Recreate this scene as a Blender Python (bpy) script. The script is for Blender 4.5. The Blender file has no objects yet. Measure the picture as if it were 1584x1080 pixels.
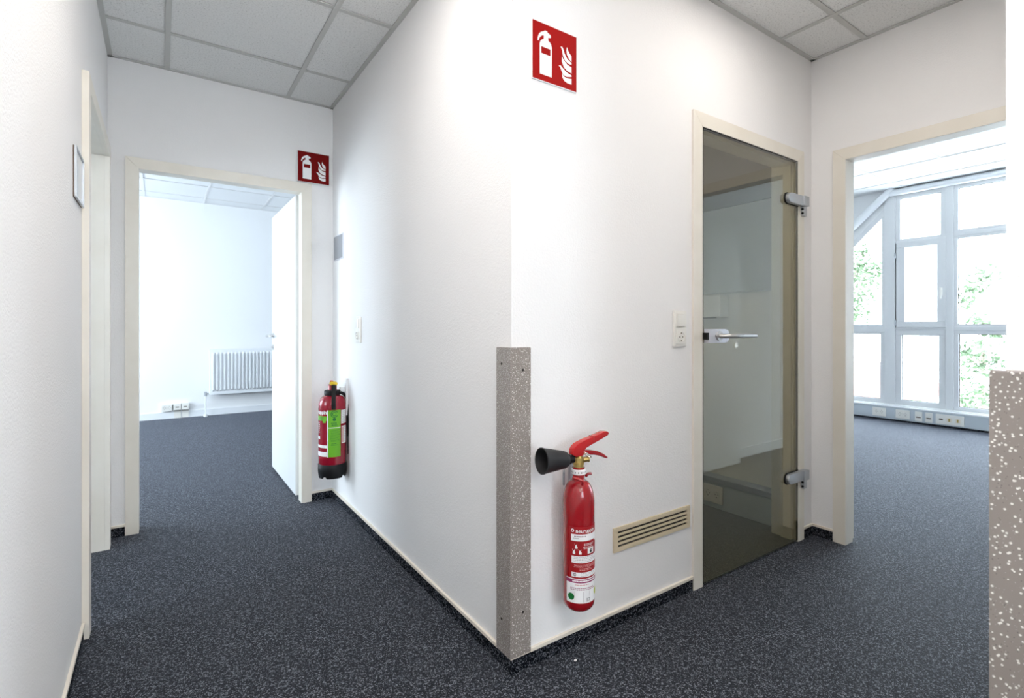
import bpy, bmesh, math, random
from mathutils import Vector, Matrix
random.seed(7)
sc = bpy.context.scene
C = sc.collection
PI = math.pi

# ------------------------------------------------------------------ camera
cam_d = bpy.data.cameras.new('camera'); cam = bpy.data.objects.new('camera', cam_d); C.objects.link(cam)
sc.camera = cam
YAW = math.radians(55.5)                       # view direction, measured from +x towards +y
cam.location = (0, 0, 1.14)
cam.rotation_euler = (PI/2, 0, YAW - PI/2)
cam_d.sensor_width = 36; cam_d.lens = 36*789/1584
cam_d.shift_y = -33/1584
cam_d.clip_start = 0.02
cam_d.dof.use_dof = True; cam_d.dof.focus_distance = 1.9; cam_d.dof.aperture_fstop = 5.6

# ------------------------------------------------------------------ sky and unseen lamps
w = bpy.data.worlds.new('overcast_sky'); sc.world = w; w.use_nodes = True
nt = w.node_tree; nt.nodes.clear()
bg = nt.nodes.new('ShaderNodeBackground'); out = nt.nodes.new('ShaderNodeOutputWorld')
bg.inputs[0].default_value = (0.78, 0.89, 1.0, 1); bg.inputs[1].default_value = 16.0
nt.links.new(bg.outputs[0], out.inputs[0])

def portal(name, loc, rot, sx, sy):
    l = bpy.data.lights.new(name, 'AREA'); l.shape = 'RECTANGLE'; l.size = sx; l.size_y = sy
    l.cycles.is_portal = True
    o = bpy.data.objects.new(name, l); o.location = loc; o.rotation_euler = rot; C.objects.link(o)
portal('window_portal', (7.60, 1.75, 1.5), (0, PI/2, 0), 2.7, 3.3)           # faces -x
portal('window_portal', (-2.99, 5.9, 1.5), (0, -PI/2, 0), 2.2, 2.8)       # faces +x
portal('window_portal', (-2.99, 2.3, 1.65), (0, -PI/2, 0), 1.5, 1.0)

portal('window_portal', (.36, -3.16, 1.62), (PI/2, 0, PI), 1.0, 1.45)                # faces +y
def lamp(loc, sx, sy, power, col, rot=(0, 0, 0)):  # lamps out of view, put in to light passages and pantry
    l = bpy.data.lights.new('unseen_lamp_light', 'AREA'); l.shape = 'RECTANGLE'; l.size = sx; l.size_y = sy
    l.energy = power; l.color = col
    o = bpy.data.objects.new('unseen_lamp_light', l); o.location = loc; o.rotation_euler = rot; C.objects.link(o)
lamp((0.35, 0.15, 2.585), 0.55, 0.55, 8, (1.0, 0.94, 0.88))
lamp((0.35, -1.7, 2.585), 0.55, 0.55, 4, (1.0, 0.95, 0.90))
lamp((2.0, 0.8, 2.585), 0.5, 0.5, 5.5, (1.0, 0.94, 0.88))
lamp((0.35, 1.46, 2.585), 0.55, 0.55, 8, (1.0, 0.95, 0.90))
lamp((1.50, 2.80, 2.57), 0.3, 0.3, 7, (1.0, 0.95, 0.90))  # added to lift the dim room behind the glass door
lamp((0.42, -1.2, 1.70), 0.34, 0.34, 43, (1.0, 0.94, 0.895), (PI, 0, 0))       # added uplighter bowl, bounces fill off the ceiling
sc.view_settings.view_transform = 'Standard'; sc.view_settings.look = 'None'
sc.view_settings.exposure = 0.03; sc.view_settings.gamma = 1; sc.view_settings.use_curve_mapping = False

# ------------------------------------------------------------------ materials
def mat(name, col, rough=0.5, metal=0.0, coat=0.0, spec=0.5, **kw):
    m = bpy.data.materials.new(name); m.use_nodes = True
    b = m.node_tree.nodes['Principled BSDF']
    b.inputs['Base Color'].default_value = (*col, 1); b.inputs['Roughness'].default_value = rough
    b.inputs['Metallic'].default_value = metal; b.inputs['Coat Weight'].default_value = coat
    b.inputs['Specular IOR Level'].default_value = spec
    return m
def nodes(m): return m.node_tree.nodes, m.node_tree.links, m.node_tree.nodes['Principled BSDF']
def world_pos(m):
    n = m.node_tree.nodes.new('ShaderNodeNewGeometry'); return n.outputs['Position']
def add_bump(m, scale, strength, dist, detail=3, rough=.6):
    N, L, b = nodes(m)
    t = N.new('ShaderNodeTexNoise'); t.inputs['Scale'].default_value = scale; t.inputs['Detail'].default_value = detail
    t.inputs['Roughness'].default_value = rough
    L.new(world_pos(m), t.inputs['Vector'])
    bp = N.new('ShaderNodeBump'); bp.inputs['Strength'].default_value = strength; bp.inputs['Distance'].default_value = dist
    L.new(t.outputs['Fac'], bp.inputs['Height']); L.new(bp.outputs[0], b.inputs['Normal'])
    return t
def colour_noise(m, scale, stops, detail=3, rough=.6):
    N, L, b = nodes(m)
    t = N.new('ShaderNodeTexNoise'); t.inputs['Scale'].default_value = scale; t.inputs['Detail'].default_value = detail
    t.inputs['Roughness'].default_value = rough
    L.new(world_pos(m), t.inputs['Vector'])
    r = N.new('ShaderNodeValToRGB'); L.new(t.outputs['Fac'], r.inputs[0])
    while len(r.color_ramp.elements) < len(stops): r.color_ramp.elements.new(0.5)
    for e, (p, c) in zip(r.color_ramp.elements, stops): e.position = p; e.color = (*c, 1)
    L.new(r.outputs[0], b.inputs['Base Color'])
    return r

M = {}
M['wall'] = mat('wall_paint', (0.86, 0.85, 0.845), 0.85, spec=.25); add_bump(M['wall'], 150, 0.55, 0.0022, 3, .55)
M['wall_room'] = mat('room_wall_paint', (0.88, 0.885, 0.89), 0.85, spec=.2)
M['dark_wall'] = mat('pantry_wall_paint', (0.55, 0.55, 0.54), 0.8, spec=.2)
M['tile'] = mat('mineral_fibre_tile', (0.7, 0.7, 0.69), 0.95, spec=.1)
colour_noise(M['tile'], 130, [(0.30, (.52, .52, .51)), (0.43, (.80, .80, .79)), (0.7, (.88, .88, .87))], 4, .65)
add_bump(M['tile'], 130, 0.35, 0.002, 4, .65)
M['tile_white'] = mat('white_room_tile', (0.84, 0.85, 0.86), 0.95, spec=.1)
M['tee'] = mat('tee_enamel', (0.56, 0.56, 0.54), 0.5)
M['tee_white'] = mat('white_tee_enamel', (0.80, 0.80, 0.80), 0.5)
M['frame'] = mat('cream_frame_enamel', (0.80, 0.755, 0.67), 0.38)
colour_noise(M['frame'], 5, [(0.3, (.78, .73, .64)), (0.7, (.82, .78, .70))], 2)
M['leaf'] = mat('white_door_laminate', (0.84, 0.855, 0.87), 0.35)
M['shade_board'] = mat('shade_board', (0.10, 0.085, 0.07), .6)
M['cream'] = mat('cream_strip', (0.82, 0.75, 0.65), 0.45)
M['carpet'] = mat('anthracite_carpet', (0.05, 0.05, 0.055), .75, spec=.25)
def carpet(m, ks, sheen, bump):
    N, L, b = nodes(m); pos = world_pos(m)
    v = N.new('ShaderNodeTexVoronoi'); v.inputs['Scale'].default_value = 320; L.new(pos, v.inputs['Vector'])
    sp = N.new('ShaderNodeSeparateColor'); L.new(v.outputs['Color'], sp.inputs[0])
    t = N.new('ShaderNodeTexNoise'); t.inputs['Scale'].default_value = 85; t.inputs['Detail'].default_value = 3; L.new(pos, t.inputs['Vector'])
    a = N.new('ShaderNodeMath'); a.operation = 'MULTIPLY_ADD'; L.new(t.outputs['Fac'], a.inputs[0]); a.inputs[1].default_value = .9; L.new(sp.outputs[0], a.inputs[2])
    r = N.new('ShaderNodeValToRGB'); L.new(a.outputs[0], r.inputs[0])
    st = [(0.35, (.004, .005, .009)), (0.85, (.020, .024, .038)), (1.10, (.065, .075, .105)), (1.25, (.24, .265, .33)), (1.38, (.75, .79, .90))]
    while len(r.color_ramp.elements) < len(st): r.color_ramp.elements.new(0.5)
    sc_ = N.new('ShaderNodeMath'); sc_.operation = 'MULTIPLY'; sc_.inputs[1].default_value = 1/1.5; L.new(a.outputs[0], sc_.inputs[0]); L.new(sc_.outputs[0], r.inputs[0])
    for e, (p, c) in zip(r.color_ramp.elements, st): e.position = p/1.5; e.color = (*[q*ks for q in c], 1)
    L.new(r.outputs[0], b.inputs['Base Color'])
    b.inputs['Sheen Weight'].default_value = sheen; b.inputs['Sheen Roughness'].default_value = .3; b.inputs['Sheen Tint'].default_value = (.75, .82, 1, 1)
    bp = N.new('ShaderNodeBump'); bp.inputs['Strength'].default_value = bump; bp.inputs['Distance'].default_value = .003
    L.new(sc_.outputs[0], bp.inputs['Height']); L.new(bp.outputs[0], b.inputs['Normal'])
carpet(M['carpet'], .27, .22, .5)
M['skirt'] = mat('carpet_skirting', (0.02, 0.02, 0.022), 1.0, spec=.05)
carpet(M['skirt'], .22, 0.0, .4)
M['vinyl'] = mat('speckled_vinyl', (0.2, 0.2, 0.19), 0.5)
colour_noise(M['vinyl'], 120, [(0.4, (.13, .13, .12)), (0.65, (.19, .19, .17)), (0.76, (.42, .40, .34))], 3, .7)
M['white_plastic'] = mat('white_plastic', (0.84, 0.82, 0.77), 0.3)
M['white_metal'] = mat('white_enamel', (0.84, 0.86, 0.88), 0.35)
M['upvc'] = mat('white_window_frame', (0.74, 0.75, 0.755), 0.35)
M['duct'] = mat('pale_grey_duct', (0.55, 0.60, 0.64), 0.4)
M['steel'] = mat('brushed_steel', (0.58, 0.57, 0.56), 0.3, metal=1)
M['alu'] = mat('grey_aluminium', (0.50, 0.52, 0.55), 0.42, metal=.75)
M['alu_light'] = mat('pale_aluminium', (0.66, 0.67, 0.72), 0.4, metal=.5)
M['black'] = mat('black_plastic', (0.004, 0.004, 0.005), 0.5, spec=.25)
M['horn'] = mat('horn_black', (0.018, 0.018, 0.019), 0.5, spec=.3)
M['dark'] = mat('dark_slot', (0.02, 0.016, 0.012), 0.8)
M['brown'] = mat('brown_slot', (0.10, 0.07, 0.045), 0.8)
M['tan'] = mat('beige_grille', (0.64, 0.54, 0.38), 0.45)
M['red'] = mat('red_enamel', (0.30, 0.0015, 0.006), 0.19, coat=.5)
M['red_print'] = mat('red_label_print', (0.32, 0.003, 0.006), 0.4)
M['red_lever'] = mat('red_lever_enamel', (0.46, 0.005, 0.008), 0.25, coat=.3)
M['crimson'] = mat('crimson_enamel', (0.30, 0.004, 0.02), 0.25, coat=.4)
M['brass'] = mat('brass', (0.52, 0.38, 0.13), 0.32, metal=.9)
M['chrome'] = mat('chrome_wire', (0.8, 0.8, 0.8), 0.15, metal=1)
M['yellow'] = mat('yellow_plastic', (0.75, 0.50, 0.01), 0.4)
M['white_print'] = mat('white_print', (0.84, 0.83, 0.83), 0.45)
M['grey_print'] = mat('grey_print', (0.30, 0.24, 0.26), 0.5)
M['purple_print'] = mat('purple_print', (0.30, 0.03, 0.12), 0.5)
M['pale_red_print'] = mat('pale_red_print', (0.62, 0.28, 0.28), 0.5)
M['green_print'] = mat('green_print', (0.14, 0.43, 0.015), 0.45)
M['dkgreen_print'] = mat('dark_green_print', (0.0, 0.13, 0.02), 0.45)
M['yelgreen'] = mat('yellow_green_print', (0.55, 0.62, 0.02), 0.45)
M['black_print'] = mat('black_print', (0.02, 0.03, 0.02), 0.5)
M['sign_red'] = mat('sign_red', (0.34, 0.003, 0.002), 0.6, spec=.12)
M['sign_shaded'] = mat('sign_red_shaded', (0.17, 0.002, 0.002), 0.6, spec=.12)  # sign red darkened to carry the weaker light on the far wall
M['sign_white'] = mat('sign_white', (0.86, 0.86, 0.86), 0.5)
M['plate'] = mat('grey_plate', (0.27, 0.28, 0.30), 0.4)
M['pane_grey'] = mat('clear_insert', (0.56, 0.60, 0.66), 0.12)
M['brown_edge'] = mat('brown_edge', (0.14, 0.10, 0.08), 0.6)
M['panel'] = mat('grey_wall_panel', (0.40, 0.43, 0.47), 0.6)
M['bark'] = mat('pale_bark', (0.40, 0.34, 0.27), 0.9)
M['leafage'] = mat('pale_green_leaf', (0.085, 0.135, 0.065), 0.6)
M['leafage'].node_tree.nodes['Principled BSDF'].inputs['Transmission Weight'].default_value = 0.0
M['ground'] = mat('pale_paving', (0.72, 0.70, 0.68), 0.9)
M['terracotta'] = mat('terracotta_roof', (0.14, 0.07, 0.055), 0.8)
M['lamp'] = mat('unseen_lamp_diffuser', (0.9, 0.9, 0.9), 0.5)
b = M['lamp'].node_tree.nodes['Principled BSDF']; b.inputs['Emission Color'].default_value = (1, .95, .88, 1); b.inputs['Emission Strength'].default_value = 2.0

def glass(name, tint, f0):
    m = bpy.data.materials.new(name); m.use_nodes = True
    N = m.node_tree.nodes; L = m.node_tree.links; N.clear()
    o = N.new('ShaderNodeOutputMaterial'); mx = N.new('ShaderNodeMixShader')
    tr = N.new('ShaderNodeBsdfTransparent'); tr.inputs[0].default_value = (*tint, 1)
    gl = N.new('ShaderNodeBsdfGlossy'); gl.inputs['Roughness'].default_value = 0.0
    g = N.new('ShaderNodeNewGeometry')
    d = N.new('ShaderNodeVectorMath'); d.operation = 'DOT_PRODUCT'
    L.new(g.outputs['Incoming'], d.inputs[0]); L.new(g.outputs['Normal'], d.inputs[1])
    a = N.new('ShaderNodeMath'); a.operation = 'ABSOLUTE'; L.new(d.outputs['Value'], a.inputs[0])
    s = N.new('ShaderNodeMath'); s.operation = 'SUBTRACT'; s.inputs[0].default_value = 1; L.new(a.outputs[0], s.inputs[1])
    p = N.new('ShaderNodeMath'); p.operation = 'POWER'; p.inputs[1].default_value = 5; L.new(s.outputs[0], p.inputs[0])
    q = N.new('ShaderNodeMath'); q.operation = 'MULTIPLY_ADD'; q.inputs[1].default_value = 1-f0; q.inputs[2].default_value = f0
    L.new(p.outputs[0], q.inputs[0])
    L.new(q.outputs[0], mx.inputs[0]); L.new(tr.outputs[0], mx.inputs[1]); L.new(gl.outputs[0], mx.inputs[2])
    L.new(mx.outputs[0], o.inputs[0])
    return m
M['door_glass'] = glass('smoked_door_glass', (0.76, 0.75, 0.65), 0.165)
M['window_glass'] = glass('clear_window_glass', (0.97, 0.98, 0.98), 0.03)
M['glass_edge'] = mat('glass_edge', (0.01, 0.02, 0.015), 0.2)

def speckled(name, base, dens=1.0):
    m = mat(name, base, 0.32, coat=.15)
    N, L, b = nodes(m)
    pos = world_pos(m)
    prev = None
    rgb = N.new('ShaderNodeRGB'); rgb.outputs[0].default_value = (*base, 1); prev = rgb.outputs[0]
    for sc_, thr, keep, col in ((420, 0.32, .42, (.72, .69, .65)), (190, 0.33, .26, (.82, .79, .75)), (300, .26, .07, (.10, .09, .085))):
        v = N.new('ShaderNodeTexVoronoi'); v.inputs['Scale'].default_value = sc_
        L.new(pos, v.inputs['Vector'])
        lt = N.new('ShaderNodeMath'); lt.operation = 'LESS_THAN'; lt.inputs[1].default_value = thr; L.new(v.outputs['Distance'], lt.inputs[0])
        sp = N.new('ShaderNodeSeparateColor'); L.new(v.outputs['Color'], sp.inputs[0])
        k = N.new('ShaderNodeMath'); k.operation = 'LESS_THAN'; k.inputs[1].default_value = keep*dens; L.new(sp.outputs[0], k.inputs[0])
        mu = N.new('ShaderNodeMath'); mu.operation = 'MULTIPLY'; L.new(lt.outputs[0], mu.inputs[0]); L.new(k.outputs[0], mu.inputs[1])
        mx = N.new('ShaderNodeMix'); mx.data_type = 'RGBA'; L.new(mu.outputs[0], mx.inputs[0]); L.new(prev, mx.inputs[6]); mx.inputs[7].default_value = (*col, 1)
        prev = mx.outputs[2]
    L.new(prev, b.inputs['Base Color'])
    return m
M['guard'] = speckled('taupe_terrazzo', (0.26, 0.225, 0.205))

# ------------------------------------------------------------------ mesh helpers
def new(): return bmesh.new()
def box(bm, x0, x1, y0, y1, z0, z1, bev=0.0):
    g = bmesh.ops.create_cube(bm, size=1)
    vs = g['verts']
    for v in vs:
        v.co = Vector(((x0+x1)/2 + v.co.x*(x1-x0), (y0+y1)/2 + v.co.y*(y1-y0), (z0+z1)/2 + v.co.z*(z1-z0)))
    if bev > 0:
        es = list({e for v in vs for e in v.link_edges})
        bmesh.ops.bevel(bm, geom=es, offset=bev, segments=2, affect='EDGES', profile=.6)
    return bm
def prism(bm, pts, F, c0, c1, bev=0.0):
    """polygon pts (a, b) extruded from c0 to c1 in the frame F(a, b, c) -> world"""
    lo = [bm.verts.new(F(a, b_, c0)) for a, b_ in pts]; hi = [bm.verts.new(F(a, b_, c1)) for a, b_ in pts]
    n = len(pts)
    f = [bm.faces.new(lo), bm.faces.new(hi)] + [bm.faces.new((lo[i], lo[(i+1) % n], hi[(i+1) % n], hi[i])) for i in range(n)]
    bmesh.ops.recalc_face_normals(bm, faces=f)
    if bev > 0:
        es = list({e for q in f[:2] for e in q.edges})
        bmesh.ops.bevel(bm, geom=es, offset=bev, segments=2, affect='EDGES', profile=.6)
    return bm
def fbox(bm, F, a0, a1, b0, b1, c0, c1, bev=0.0):
    lo = [F(*p) for p in ((a0, b0, c0), (a1, b1, c1))]
    x = sorted((lo[0][0], lo[1][0])); y = sorted((lo[0][1], lo[1][1])); z = sorted((lo[0][2], lo[1][2]))
    return box(bm, x[0], x[1], y[0], y[1], z[0], z[1], bev)
def tube(bm, pts, r, seg=12, cap=True):
    pts = [Vector(p) for p in pts]; rr = r if isinstance(r, (list, tuple)) else [r]*len(pts)
    rings = []; up = None
    for i, p in enumerate(pts):
        d = (pts[min(i+1, len(pts)-1)] - pts[max(i-1, 0)]).normalized()
        if up is None:
            up = Vector((0, 0, 1)) if abs(d.z) < .9 else Vector((1, 0, 0))
        s = d.cross(up).normalized(); up = s.cross(d).normalized()
        rings.append([bm.verts.new(p + (s*math.cos(2*PI*k/seg) + up*math.sin(2*PI*k/seg))*rr[i]) for k in range(seg)])
    fs = []
    for a, b_ in zip(rings, rings[1:]):
        for k in range(seg): fs.append(bm.faces.new((a[k], a[(k+1) % seg], b_[(k+1) % seg], b_[k])))
    if cap: fs += [bm.faces.new(rings[0]), bm.faces.new(rings[-1])]
    bmesh.ops.recalc_face_normals(bm, faces=fs)
    return bm
def lathe(bm, prof, cx, cy, seg=48):
    """prof: (r, z) from bottom to top around the vertical axis"""
    rings = []
    for r, z in prof:
        if r < 1e-5: rings.append([bm.verts.new((cx, cy, z))])
        else: rings.append([bm.verts.new((cx+r*math.cos(2*PI*k/seg), cy+r*math.sin(2*PI*k/seg), z)) for k in range(seg)])
    fs = []
    for a, b_ in zip(rings, rings[1:]):
        for k in range(seg):
            k2 = (k+1) % seg
            if len(a) == 1 and len(b_) > 1: fs.append(bm.faces.new((a[0], b_[k2], b_[k])))
            elif len(b_) == 1 and len(a) > 1: fs.append(bm.faces.new((a[k], a[k2], b_[0])))
            elif len(a) > 1: fs.append(bm.faces.new((a[k], a[k2], b_[k2], b_[k])))
    for r in (rings[0], rings[-1]):
        if len(r) > 1: fs.append(bm.faces.new(r))
    bmesh.ops.recalc_face_normals(bm, faces=fs)
    return bm
def obj(name, bm, m, parent=None, loc=None, smooth=False, kind=None, label=None, cat=None, group=None):
    """link bm (in world coordinates) as one mesh; a child takes its parent's origin"""
    me = bpy.data.meshes.new(name); bm.to_mesh(me); bm.free()
    base = Vector(parent['_o']) if parent is not None else Vector(loc or (0, 0, 0))
    me.transform(Matrix.Translation(-base))
    for k in (m if isinstance(m, (list, tuple)) else [m]): me.materials.append(k)
    if smooth:
        for p in me.polygons: p.use_smooth = True
        try: me.set_sharp_from_angle(angle=math.radians(40))
        except Exception: pass
    o = bpy.data.objects.new(name, me); C.objects.link(o)
    o['_o'] = tuple(base)
    if parent is not None: o.parent = parent
    else: o.location = base
    for k, v in (('kind', kind), ('label', label), ('category', cat), ('group', group)):
        if v: o[k] = v
    return o
def thing(name, loc, label, cat=None, group=None, kind=None):
    o = bpy.data.objects.new(name, None); C.objects.link(o); o.location = loc; o['_o'] = tuple(loc); o['label'] = label
    o.empty_display_size = .05
    if cat: o['category'] = cat
    if group: o['group'] = group
    if kind: o['kind'] = kind
    return o
def text_bm(s, size, place, align='LEFT', bold=0.0, sx=1.0):
    """flat lettering; place(u, v) -> world point"""
    cu = bpy.data.curves.new('t', 'FONT'); cu.body = s; cu.size = size; cu.align_x = align; cu.offset = bold
    o = bpy.data.objects.new('t', cu); C.objects.link(o)
    dg = bpy.context.evaluated_depsgraph_get()
    me = bpy.data.meshes.new_from_object(o.evaluated_get(dg))
    bm = new(); bm.from_mesh(me)
    for v in bm.verts: v.co = Vector(place(v.co.x*sx, v.co.y))
    bpy.data.objects.remove(o); bpy.data.curves.remove(cu); bpy.data.meshes.remove(me)
    return bm
def FX(y):   # frame on a wall whose face looks towards -y: a = +x, b = z, c = out of the wall
    return lambda a, b_, c: (a, y - c, b_)
def FY(x):   # wall face looks towards -x: a = y
    return lambda a, b_, c: (x - c, a, b_)
def FYp(x):  # wall face looks towards +x
    return lambda a, b_, c: (x + c, a, b_)

S = 'structure'
# ------------------------------------------------------------------ shell
bm = new(); box(bm, -2.92, 7.5, -3.12, 7.82, -0.12, 0.0)
floor = obj('floor', bm, M['carpet'], kind=S, label='anthracite speckled carpet floor')
bm = new(); box(bm, 1.07, 2.96, 1.385, 3.51, 0.0, 0.003)
obj('floor_inner', bm, M['vinyl'], kind=S, label='grey speckled vinyl floor behind the glass door')

def wall_poly(name, F, a0, a1, top, T, openings=(), m='wall', label='', top2=None):
    pts = [(a0, 0)]
    for (u0, u1, h) in openings: pts += [(u0, 0), (u0, h), (u1, h), (u1, 0)]
    pts += [(a1, 0), (a1, top), (a0, top)]
    bm = new(); prism(bm, pts, F, 0, -T)
    bmesh.ops.triangulate(bm, faces=[f for f in bm.faces if len(f.verts) > 4])
    return obj(name, bm, M[m], kind=S, label=label)
JO = 0.035
TOP = 2.95
wall_poly('wall_left', FYp(-0.24), -3.0, 3.51, TOP, .12, [(2.482-JO, 3.33+JO, 2.02+JO)], label='white passage wall along the left with a doorway')
wall_poly('wall_back_left', FX(3.51), -2.8, 2.6, TOP, .12, [(-0.103-JO, 0.749+JO, 2.02+JO)], label='white end wall of the left passage with a doorway')
wall_poly('wall_corner_left', FY(0.95), 1.505, 3.51, TOP, .12, label='white wall running back from the speckled corner guard')
wall_poly('wall_corner_right', FX(1.385), 0.95, 2.96, TOP, .12, [(1.961-JO, 2.792+JO, 2.025+JO)], label='white wall with the glass door and red fire extinguisher')
wall_poly('wall_right', FY(2.96), 0.08, 4.32, TOP, .12, [(0.361-JO, 1.211+JO, 2.02+JO)], label='white end wall of the right passage with an open doorway')
bm = new(); prism(bm, [(1.07, .216), (1.07, -3.0), (1.19, -3.0), (1.19, .096), (2.96, .096), (2.96, .216)], lambda a, b_, c: (a, b_, c), 0, TOP)
obj('wall_near_right', bm, M['wall'], kind=S, label='white wall corner at the right edge of the picture')
bm = new(); box(bm, -0.36, 1.19, -3.12, -3.0, 0, .9); box(bm, -0.36, 1.19, -3.12, -3.0, 2.35, TOP); box(bm, -0.36, -.1, -3.12, -3.0, .9, 2.35); box(bm, .85, 1.19, -3.12, -3.0, .9, 2.35); obj('wall_behind', bm, M['wall'], kind=S, label='white wall closing the passage behind the viewer')
bm = new(); box(bm, -2.8, 2.72, 7.7, 7.82, 0, TOP); obj('wall_radiator', bm, M['wall_room'], kind=S, label='white room wall behind the radiator')
bm = new(); box(bm, 2.6, 2.72, 3.51, 7.7, 0, TOP); obj('wall_left_room_side', bm, M['wall_room'], kind=S, label='white right side wall of the radiator room')
bm = new(); box(bm, -2.8, -0.36, 1.08, 1.2, 0, TOP); obj('wall_side_room', bm, M['wall_room'], kind=S, label='white front wall of the room behind the left doorway')
bm = new(); box(bm, 3.08, 7.5, 0.08, 0.2, 0, TOP); obj('wall_window_room_near', bm, M['wall_room'], kind=S, label='white side wall of the window room seen in the glass door')
bm = new(); box(bm, 3.08, 7.5, 4.2, 4.32, 0, TOP); obj('wall_window_room_far', bm, M['wall_room'], kind=S, label='white far side wall of the window room')
bm = new()
for (y0, y1, z0, z1) in ((1.08, 1.8, 0, TOP), (1.8, 2.8, 0, .9), (1.8, 2.8, 2.4, TOP), (2.8, 4.5, 0, TOP), (4.5, 7.3, 0, .4), (4.5, 7.3, 2.6, TOP), (7.3, 7.82, 0, TOP)):
    box(bm, -2.92, -2.8, y0, y1, z0, z1)
obj('wall_outer_left', bm, M['wall_room'], kind=S, label='white outer wall with added windows of the left rooms')
bm = new(); box(bm, -3.0, 7.6, -3.2, 7.9, TOP, 3.1)
obj('ceiling_slab', bm, M['wall_room'], kind=S, label='concrete slab above the suspended ceilings')
# pantry (behind the glass door) ceiling
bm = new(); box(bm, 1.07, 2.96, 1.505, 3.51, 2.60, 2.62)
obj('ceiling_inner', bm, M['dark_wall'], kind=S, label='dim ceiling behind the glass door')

# ------------------------------------------------------------------ suspended ceilings
def susp(name, x0, x1, y0, y1, z, xs, ys, label, tm='tile', em='tee', main='y'):
    root = thing(name, (x0, y0, z), label, kind=S)
    t = 0.012
    X = [x0] + xs + [x1]; Y = [y0] + ys + [y1]
    cache = {}
    for i in range(len(X)-1):
        for j in range(len(Y)-1):
            sx, sy = X[i+1]-X[i], Y[j+1]-Y[j]
            key = (round(sx, 3), round(sy, 3))
            if key not in cache:
                bm = new(); box(bm, .002, sx-.002, .002, sy-.002, 0.004, 0.018)
                me = bpy.data.meshes.new('ceiling_tile'); bm.to_mesh(me); bm.free(); me.materials.append(M[tm]); cache[key] = me
            o = bpy.data.objects.new('ceiling_tile', cache[key]); C.objects.link(o); o.parent = root
            o.location = (X[i]-x0, Y[j]-y0, random.uniform(0, .002))
    for x in xs:
        bm = new(); box(bm, x-t, x+t, y0, y1, z-.001, z+.003); obj('ceiling_tee', bm, M[em], root)
    for y in ys:
        for a, b_ in zip(X, X[1:]):
            bm = new(); box(bm, a+t, b_-t, y-t, y+t, z-.0005, z+.003); obj('ceiling_tee', bm, M[em], root)
    for (a0, a1, b0, b1) in ((x0, x0+.022, y0, y1), (x1-.022, x1, y0, y1), (x0, x1, y0, y0+.022), (x0, x1, y1-.022, y1)):
        bm = new(); box(bm, a0, a1, b0, b1, z-.002, z+.0035); obj('edge_angle', bm, M[em], root)
    return root
susp('ceiling', -0.24, 0.95, -3.0, 3.51, 2.61, [.027, .665], [-2.6, -1.975, -1.35, -.1, .525, 1.15, 1.775, 2.395, 3.072], 'suspended mineral tile ceiling of the left passage')
# near wall line of the right passage: x from the passage crossing to the end wall
susp('ceiling', 0.95, 2.96, 0.216, 1.385, 2.61, [1.355, 1.98, 2.605], [.50, 1.12], 'suspended mineral tile ceiling of the right passage')
susp('ceiling', -2.8, 2.6, 3.63, 7.7, 2.75, [-2.05, -1.425, -.8, -.175, .45, 1.12, 1.745, 2.37], [4.29, 4.91, 5.54, 6.16, 6.79, 7.41], 'white tiled ceiling of the radiator room', 'tile_white', 'tee_white')
susp('ceiling', 3.08, 7.42, 0.2, 4.2, 2.83, [3.9, 4.52, 5.15, 5.775, 6.4, 7.03], [.5, 1.15, 1.775, 2.4, 3.02, 3.65], 'white tiled ceiling of the window room', 'tile_white', 'tee_white')
bm = new(); box(bm, -2.8, -.36, 1.2, 3.51, 2.61, 2.63); obj('ceiling_side_room', bm, M['tile_white'], kind=S, label='white ceiling of the room behind the left doorway')
for (x, y) in ((.35, .15), (.35, -1.7), (2.0, .8), (.35, 1.46)):  # lamps out of view, put in as sources for the passage light
    hx = .29 if x < 1 else .26
    r = thing('unseen_ceiling_lamp', (x, y, 2.609), 'unseen square white ceiling lamp %s' % {.15: 'above the viewer', -1.7: 'added far behind the viewer', 1.46: 'added in the left passage ceiling', .8: 'added in the right passage ceiling'}[y], 'lamp')
    bm = new(); box(bm, x-hx, x+hx, y-hx, y+hx, 2.596, 2.608, .002); obj('housing', bm, M['white_metal'], r)
    bm = new(); box(bm, x-hx+.02, x+hx-.02, y-hx+.02, y+hx-.02, 2.590, 2.5955); obj('diffuser', bm, M['lamp'], r)

r = thing('unseen_ceiling_lamp', (1.5, 2.8, 2.599), 'added small square ceiling lamp, unseen, in the room behind the glass door', 'lamp')  # pantry lamp added to brighten the duct and floor
bm = new(); box(bm, 1.33, 1.67, 2.63, 2.97, 2.583, 2.598, .002); obj('housing', bm, M['white_metal'], r)
bm = new(); box(bm, 1.34, 1.66, 2.64, 2.96, 2.575, 2.5825); obj('diffuser', bm, M['lamp'], r)
r = thing('added_uplighter', (.42, -1.2, 0), 'added white floor uplighter, unseen behind the viewer, for bounced fill', 'lamp')  # added out of view so the ceiling bounces soft fill
bm = new(); lathe(bm, [(.14, 0), (.14, .012), (.02, .02)], .42, -1.2, 32); obj('base', bm, M['white_metal'], r, smooth=True)
bm = new(); lathe(bm, [(.011, .018), (.011, 1.60)], .42, -1.2, 16); obj('pole', bm, M['white_metal'], r, smooth=True)
bm = new(); lathe(bm, [(.02, 1.595), (.12, 1.62), (.26, 1.70), (.27, 1.74), (.262, 1.74), (.25, 1.70), (.12, 1.635), (0, 1.625)], .42, -1.2, 32); obj('bowl', bm, M['white_metal'], r, smooth=True)
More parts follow.
